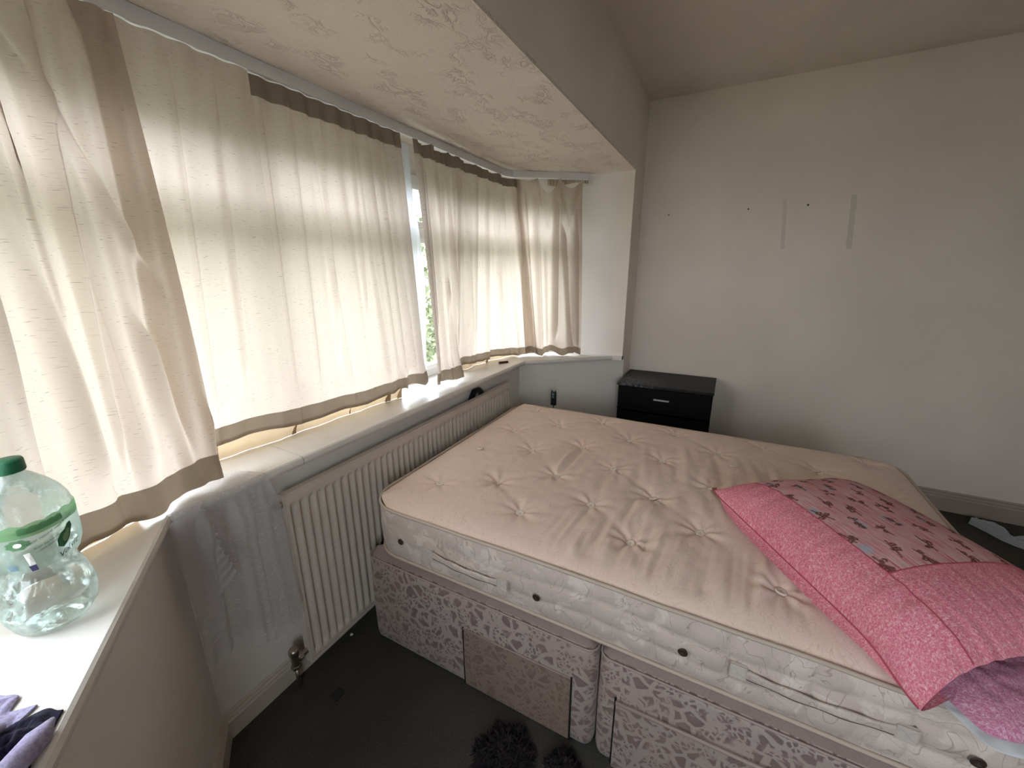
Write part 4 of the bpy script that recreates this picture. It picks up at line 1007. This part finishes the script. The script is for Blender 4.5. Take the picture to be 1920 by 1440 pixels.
    blob('label_strip', -1.86, 1.048, [(-.0035, -.013), (.0035, -.013), (.0035, .013), (-.0035, .013)], 'lab_w', .0024, .12)
    blob('label_strip_end', -1.84, 1.0305, [(-.004, -.006), (.004, -.006), (.004, .006), (-.004, .006)], 'lab_n', .0028, .12)
    def text(s, thc, zc, size, material, shear=0, rot=0):
        cu = bpy.data.curves.new('label_text', 'FONT'); cu.body = s; cu.size = size; cu.align_x = 'CENTER'; cu.align_y = 'CENTER'; cu.shear = shear
        to = bpy.data.objects.new('label_text', cu); COL.objects.link(to); dg = bpy.context.evaluated_depsgraph_get(); me = bpy.data.meshes.new_from_object(to.evaluated_get(dg)); bpy.data.objects.remove(to); bpy.data.curves.remove(cu)
        for vx in me.vertices:
            a, b = vx.co.x, vx.co.y; ca, sa = math.cos(rot), math.sin(rot); vx.co = bpt(zc+a*sa+b*ca, thc+(a*ca-b*sa)/.058, .0024)
        me.materials.clear(); o = link('label_text', me, material); rel(o, e)
    text('Volvic', -.98, 1.036, .017, 'lab_ink', .35, .25)
    text('clear natural mineral water', -1.25, 1.085, .0065, 'lab_ink', 0, .25)
    text('from the volcano', -1.45, 1.068, .0048, 'lab_ink', 0, .2); text('rock filtered', -1.45, 1.062, .0048, 'lab_ink', 0, .2)
    # a little water left in the bottom
bottle()
# ================================================================== CRUMPLED CLOTHS AND SMALL THINGS
def heap(name, label, cat, cx, cy, z0, rx, ry, hgt, material, seed, rot=0, n=90, folds=3.0, sharp=1.0, edge=.25, keep=None):
    s = np.linspace(-1, 1, n); A, B = np.meshgrid(s, s); rr = np.sqrt(A**2+B**2-A**2*B**2*.6)
    an = np.arctan2(B, A); outl = 1+edge*np.vectorize(lambda t_: mnoise.noise(Vector((math.cos(t_)*1.6, math.sin(t_)*1.6, seed))))(an)+.08*np.sin(an*7+seed)
    X = A*rx*outl; Y = B*ry*outl
    f = np.abs(noise2(A*folds+seed, B*folds*.8, seed))*1.6; f2 = noise2(A*folds*2.6, B*folds*2.6+seed, seed+3)
    h = hgt*(.25+sharp*(1-f)*.6+.22*f2)*np.maximum(0, 1-rr**2.5)
    ca, sa = math.cos(rot), math.sin(rot); Xw = cx+X*ca-Y*sa; Yw = cy+X*sa+Y*ca; Z = z0+.002+np.maximum(h, 0)
    if keep: Xw, Yw, Z = keep(Xw, Yw, Z)
    uv = np.stack([A*rx, B*ry], -1)
    o = grid(name, np.stack([Xw, Yw, Z], -1), material, None, uv, solid=.003); tag(o, label, cat); return o
def clothmat(name, c0, c1, sc=200):
    M = mat(name, c0, .9, spec=.05); N = NB(M); v = N.coord(); w = N.noise(v, sc, 3, .7); N.base(N.ramp(w, [(.35, c0), (.65, c1)])); N.bump(w, .5, .002); M.node_tree.nodes['Principled BSDF'].inputs['Sheen Weight'].default_value = .1; return M
M_['purple'] = clothmat('mauve_cotton', (.30, .26, .42), (.46, .42, .58)); M_['navy'] = clothmat('dark_navy_lining', (.012, .010, .025), (.02, .018, .035))
M_['fluff'] = clothmat('dark_fluffy_fabric', (.010, .008, .012), (.05, .038, .045), 45); M_['grey_cloth'] = clothmat('pale_grey_cotton', (.30, .31, .32), (.42, .43, .44)); M_['blue_cloth'] = clothmat('navy_blue_cotton', (.03, .05, .11), (.06, .08, .16))
M_['black'] = mat('black_plastic', (.01, .01, .011), .4); M_['blackcloth'] = clothmat('black_knit', (.006, .006, .007), (.014, .014, .015))
M_['red_dark'] = mat('dark_red_plastic', (.10, .012, .012), .4); M_['clearbag'] = None
# mauve garment on the near end of the sill
g = empty('garment', (.0, .76, ZS)); tag(g, 'mauve garment with dark lining crumpled on the near end of the sill', 'garment')
def garment_part(nm, cx, cy, rx, ry, hgt, seed, rot, material, z0=ZS, n=70, cent=None):
    o = heap(nm, None, None, cx, cy, z0, rx, ry, hgt, material, seed, rot, n, 2.4)
    for k in ('label', 'category'): 
        if k in o: del o[k]
    return rel(o, g)
garment_part('cloth', -.03, .855, .085, .045, .030, 2.3, .3, 'purple')
garment_part('lining', .02, .775, .055, .040, .022, 4.1, .9, 'navy')
def roll(nm, pts, r, material, sq=.6):
    bm = bmesh.new(); bm_tube(bm, pts, r, 16); 
    for vx in bm.verts: vx.co += Vector((fnoise(vx.co.x*40, vx.co.y*40, vx.co.z*40), fnoise(vx.co.y*40, vx.co.x*40, 3), fnoise(vx.co.z*30, vx.co.x*30, 9)))*.006
    return rel(done(bm, nm, material, smooth=True), g)
roll('cuff', [(-.01, .70, ZS+.018), (.025, .728, ZS+.022), (.052, .752, ZS+.018), (.068, .772, ZS+.012)], [.012, .016, .014, .007], 'purple')
roll('cuff', [(-.06, .79, ZS+.026), (-.02, .80, ZS+.030), (.015, .812, ZS+.022), (.03, .825, ZS+.010)], [.010, .014, .012, .006], 'purple')
roll('cuff', [(-.02, .722, ZS+.030), (-.012, .745, ZS+.034), (.0, .765, ZS+.028)], [.010, .013, .008], 'purple')
# dark fluffy thing and bits on the carpet
def fluffy(label, cx, cy, rx, ry, h, seed, cnt, cat):
    V = []; Fc = []; r_ = np.random.RandomState(seed)
    for k in range(cnt):
        a = r_.uniform(0, 2*PI); q = r_.uniform(0, 1)**.5; px, py = cx+rx*q*math.cos(a)*(1+.25*math.sin(3*a+seed)), cy+ry*q*math.sin(a)*(1+.2*math.sin(4*a)); pz = .003+h*(1-q*q)*r_.uniform(.3, 1)
        d = Vector(r_.randn(3)); d.z = abs(d.z)*.6; d.normalize(); d *= r_.uniform(.012, .03); w = d.cross(Vector((0, 0, 1))).normalized()*.0035
        b = len(V); p = Vector((px, py, pz)); V += [p-w, p+w, p+d*.6+w*.7+Vector((0, 0, .003)), p+d, p+d*.6-w*.7]; Fc.append((b, b+1, b+2, b+3, b+4))
    o = mesh('soft_toy_scrap' if False else 'fluffy_cloth', V, Fc, 'fluff'); tag(o, label, cat)
    n0 = heap('core', None, None, cx, cy, 0, rx*.95, ry*.95, h*.9, 'fluff', seed, 0, 50, 3); n0.parent = o
    return o
fluffy('larger dark fluffy cloth crumpled on the carpet in front of the bed base', .812, .462, .080, .080, .055, 3, 2600, 'cloth')
fluffy('smaller dark fluffy cloth on the carpet against the bed base, next to the larger one', .862, .278, .042, .044, .040, 8, 1100, 'cloth')
o = box('black_chip', .675, .710, 1.085, 1.118, .0005, .006, 'black', bevel=.001); tag(o, 'small square black piece of plastic on the carpet near the radiator', 'scrap')
bm = bmesh.new(); bmesh.ops.create_icosphere(bm, subdivisions=2, radius=.006)
for vx in bm.verts: vx.co *= 1+.35*fnoise(vx.co.x*300, vx.co.y*300, vx.co.z*300); vx.co.z *= .6
for vx in bm.verts: vx.co += Vector((.90, 1.262, .004))
tag(done(bm, 'crumb', 'lab_w'), 'tiny white crumb of litter on the carpet by the corner of the bed', 'litter')
# pale garment on the carpet by the far skirting
def strip_cloth(nm, label, pts, widths, material, amp, seed, h=.02):
    s = np.linspace(0, 1, 110); P = polysample(pts, s); T = np.gradient(P, axis=0); T /= np.linalg.norm(T, axis=1)[:, None]; Nn = np.stack([-T[:, 1], T[:, 0]], -1); w = np.interp(s, np.linspace(0, 1, len(widths)), widths)
    v = np.linspace(-1, 1, 46); R = np.zeros((46, 110, 3))
    for j, vv in enumerate(v):
        ww = w*(1+.15*np.array([fnoise(a*9, vv*.5, seed) for a in s]))
        R[j, :, 0] = P[:, 0]+Nn[:, 0]*vv*ww; R[j, :, 1] = P[:, 1]+Nn[:, 1]*vv*ww
        R[j, :, 2] = .003+(1-vv**4)*(h+amp*np.array([fnoise(a*11, vv*2.6+a*2, seed) for a in s])+amp*.6*math.sin(vv*7)); 
    R[..., 2] = np.maximum(R[..., 2], .0025)
    uv = np.stack(np.broadcast_arrays(s[None], v[:, None]), -1)
    return tag(grid(nm, R, material, None, uv, solid=.003), label, 'garment')
strip_cloth('garment', 'pale grey garment lying on the carpet beside the right-hand skirting', [(3.235, -1.50), (3.10, -1.60), (3.03, -1.72), (3.02, -1.95)], [.030, .045, .075, .10], 'grey_cloth', .028, 2.2, .028)
strip_cloth('garment', 'dark blue garment lying in front of the pale grey one on the carpet', [(2.88, -1.64), (2.82, -1.77), (2.80, -1.95)], [.025, .05, .06], 'blue_cloth', .02, 5.2, .022)
# lighter on the far part of the sill
g2 = empty('lighter', (2.42, 1.345, ZS)); tag(g2, 'small dark red lighter lying on the window sill near the far corner', 'lighter')
a = math.atan2(.03, .09); c_ = Vector((2.42, 1.345, ZS+.008)); d_ = Vector((math.cos(-.62), math.sin(-.62), 0))
bm = bmesh.new(); bm_tube(bm, [c_-d_*.034, c_+d_*.022], .0075, 10); rel(done(bm, 'body', 'red_dark', smooth=False), g2)
bm = bmesh.new(); bm_tube(bm, [c_+d_*.022, c_+d_*.036], .0072, 10); rel(done(bm, 'head', 'black'), g2)
# black sock hanging behind the radiator
bm = bmesh.new(); pts = [(1.90, 1.287, .70), (1.915, 1.287, .775), (1.95, 1.286, .812), (2.0, 1.286, .812), (2.03, 1.287, .785), (2.045, 1.287, .72)]
bm_tube(bm, pts, [.014, .017, .018, .018, .016, .012], 14)
for vx in bm.verts: vx.co += Vector((fnoise(vx.co.x*30, vx.co.z*30, 1.), 0, fnoise(vx.co.x*34, vx.co.z*30, 5.)))*.010
tag(done(bm, 'sock', 'blackcloth', smooth=True), 'black sock stuffed behind the top of the radiator', 'sock')
# plug adapter with loose clear film, beyond the head of the bed
g3 = empty('plug_adapter', (2.62, 1.06, .6)); tag(g3, 'black plug with two round holes standing beyond the far corner of the mattress', 'plug')
M_['film'] = sheer(); 
def pa(zc=.655):
    cx, cy = 2.52, 1.0
    bm = bmesh.new(); bm_box(bm, cx-.011, cx+.011, cy-.019, cy+.019, .60, .700); o = rel(done(bm, 'body', 'black', bevel=.006, seg=3), g3)
    for zz, r in ((.684, .0085), (.664, .0085)):
        bm = bmesh.new(); bm_tube(bm, [(cx-.0125, cy, zz), (cx-.010, cy, zz)], r, 16); rel(done(bm, 'socket_hole', 'handle' if False else 'lab_b'), g3)
    for s_ in (-1, 1):
        bm = bmesh.new(); bm_tube(bm, [(cx, cy+s_*.013, .699), (cx, cy+s_*.014, .709)], .0035, 8); rel(done(bm, 'pin', 'black'), g3)
    bm = bmesh.new(); bm_tube(bm, [(cx, cy, .602), (cx+.02, cy, .40), (cx+.03, cy+.03, .01)], .004, 8); rel(done(bm, 'cable', 'black', smooth=True), g3)
pa()
# strips and fixings left on the far wall
M_['tape_mark'] = mat('yellowed_tape', (.72, .63, .56), .5); M_['tape_mark2'] = mat('old_adhesive_tape', (.67, .61, .53), .5); M_['fix'] = mat('dark_fixing', (.06, .05, .045), .6)
for (ya, za, yb, zb_, lab, mm) in ((-.249, 1.952, -.279, 1.645, 'narrower left-hand adhesive strip left on the right wall', 'tape_mark'), (-.606, 1.952, -.632, 1.636, 'wider right-hand adhesive strip left on the right wall', 'tape_mark2')):
    w = .0115 if za and ya > -.4 else .0145
    V = []; Fc = []; n_ = 14
    for k in range(n_+1):
        q = k/n_; y = ya+(yb-ya)*q+.0015*math.sin(k*1.7); z = za+(zb_-za)*q
        V += [(XF-.0002, y-w, z), (XF-.0014, y-w, z), (XF-.0016, y+w, z+.002), (XF-.0002, y+w, z+.002)]
    for k in range(n_):
        for a in range(4): Fc.append((k*4+a, k*4+(a+1) % 4, k*4+4+(a+1) % 4, k*4+4+a))
    Fc += [(0, 1, 2, 3), tuple(n_*4+a for a in (3, 2, 1, 0))]
    tag(mesh('adhesive_strip', V, Fc, mm), lab, 'adhesive strip', 'adhesive strips on the right wall')
for (y, z, r, lab) in ((.463, 1.904, .0045, 'tiny dark wall plug in the right wall, nearest the corner'), (-.045, 1.909, .0055, 'small dark wall plug just left of the narrower adhesive strip'), (-.378, 1.911, .0065, 'small dark wall plug between the two adhesive strips')):
    bm = bmesh.new(); bm_tube(bm, [(XF-.002, y, z), (XF-.0001, y, z)], r, 9); bm_tube(bm, [(XF-.004, y, z), (XF-.002, y, z)], r*.5, 6); tag(done(bm, 'wall_plug', 'fix'), lab, 'wall plug', 'wall plugs in the right wall')
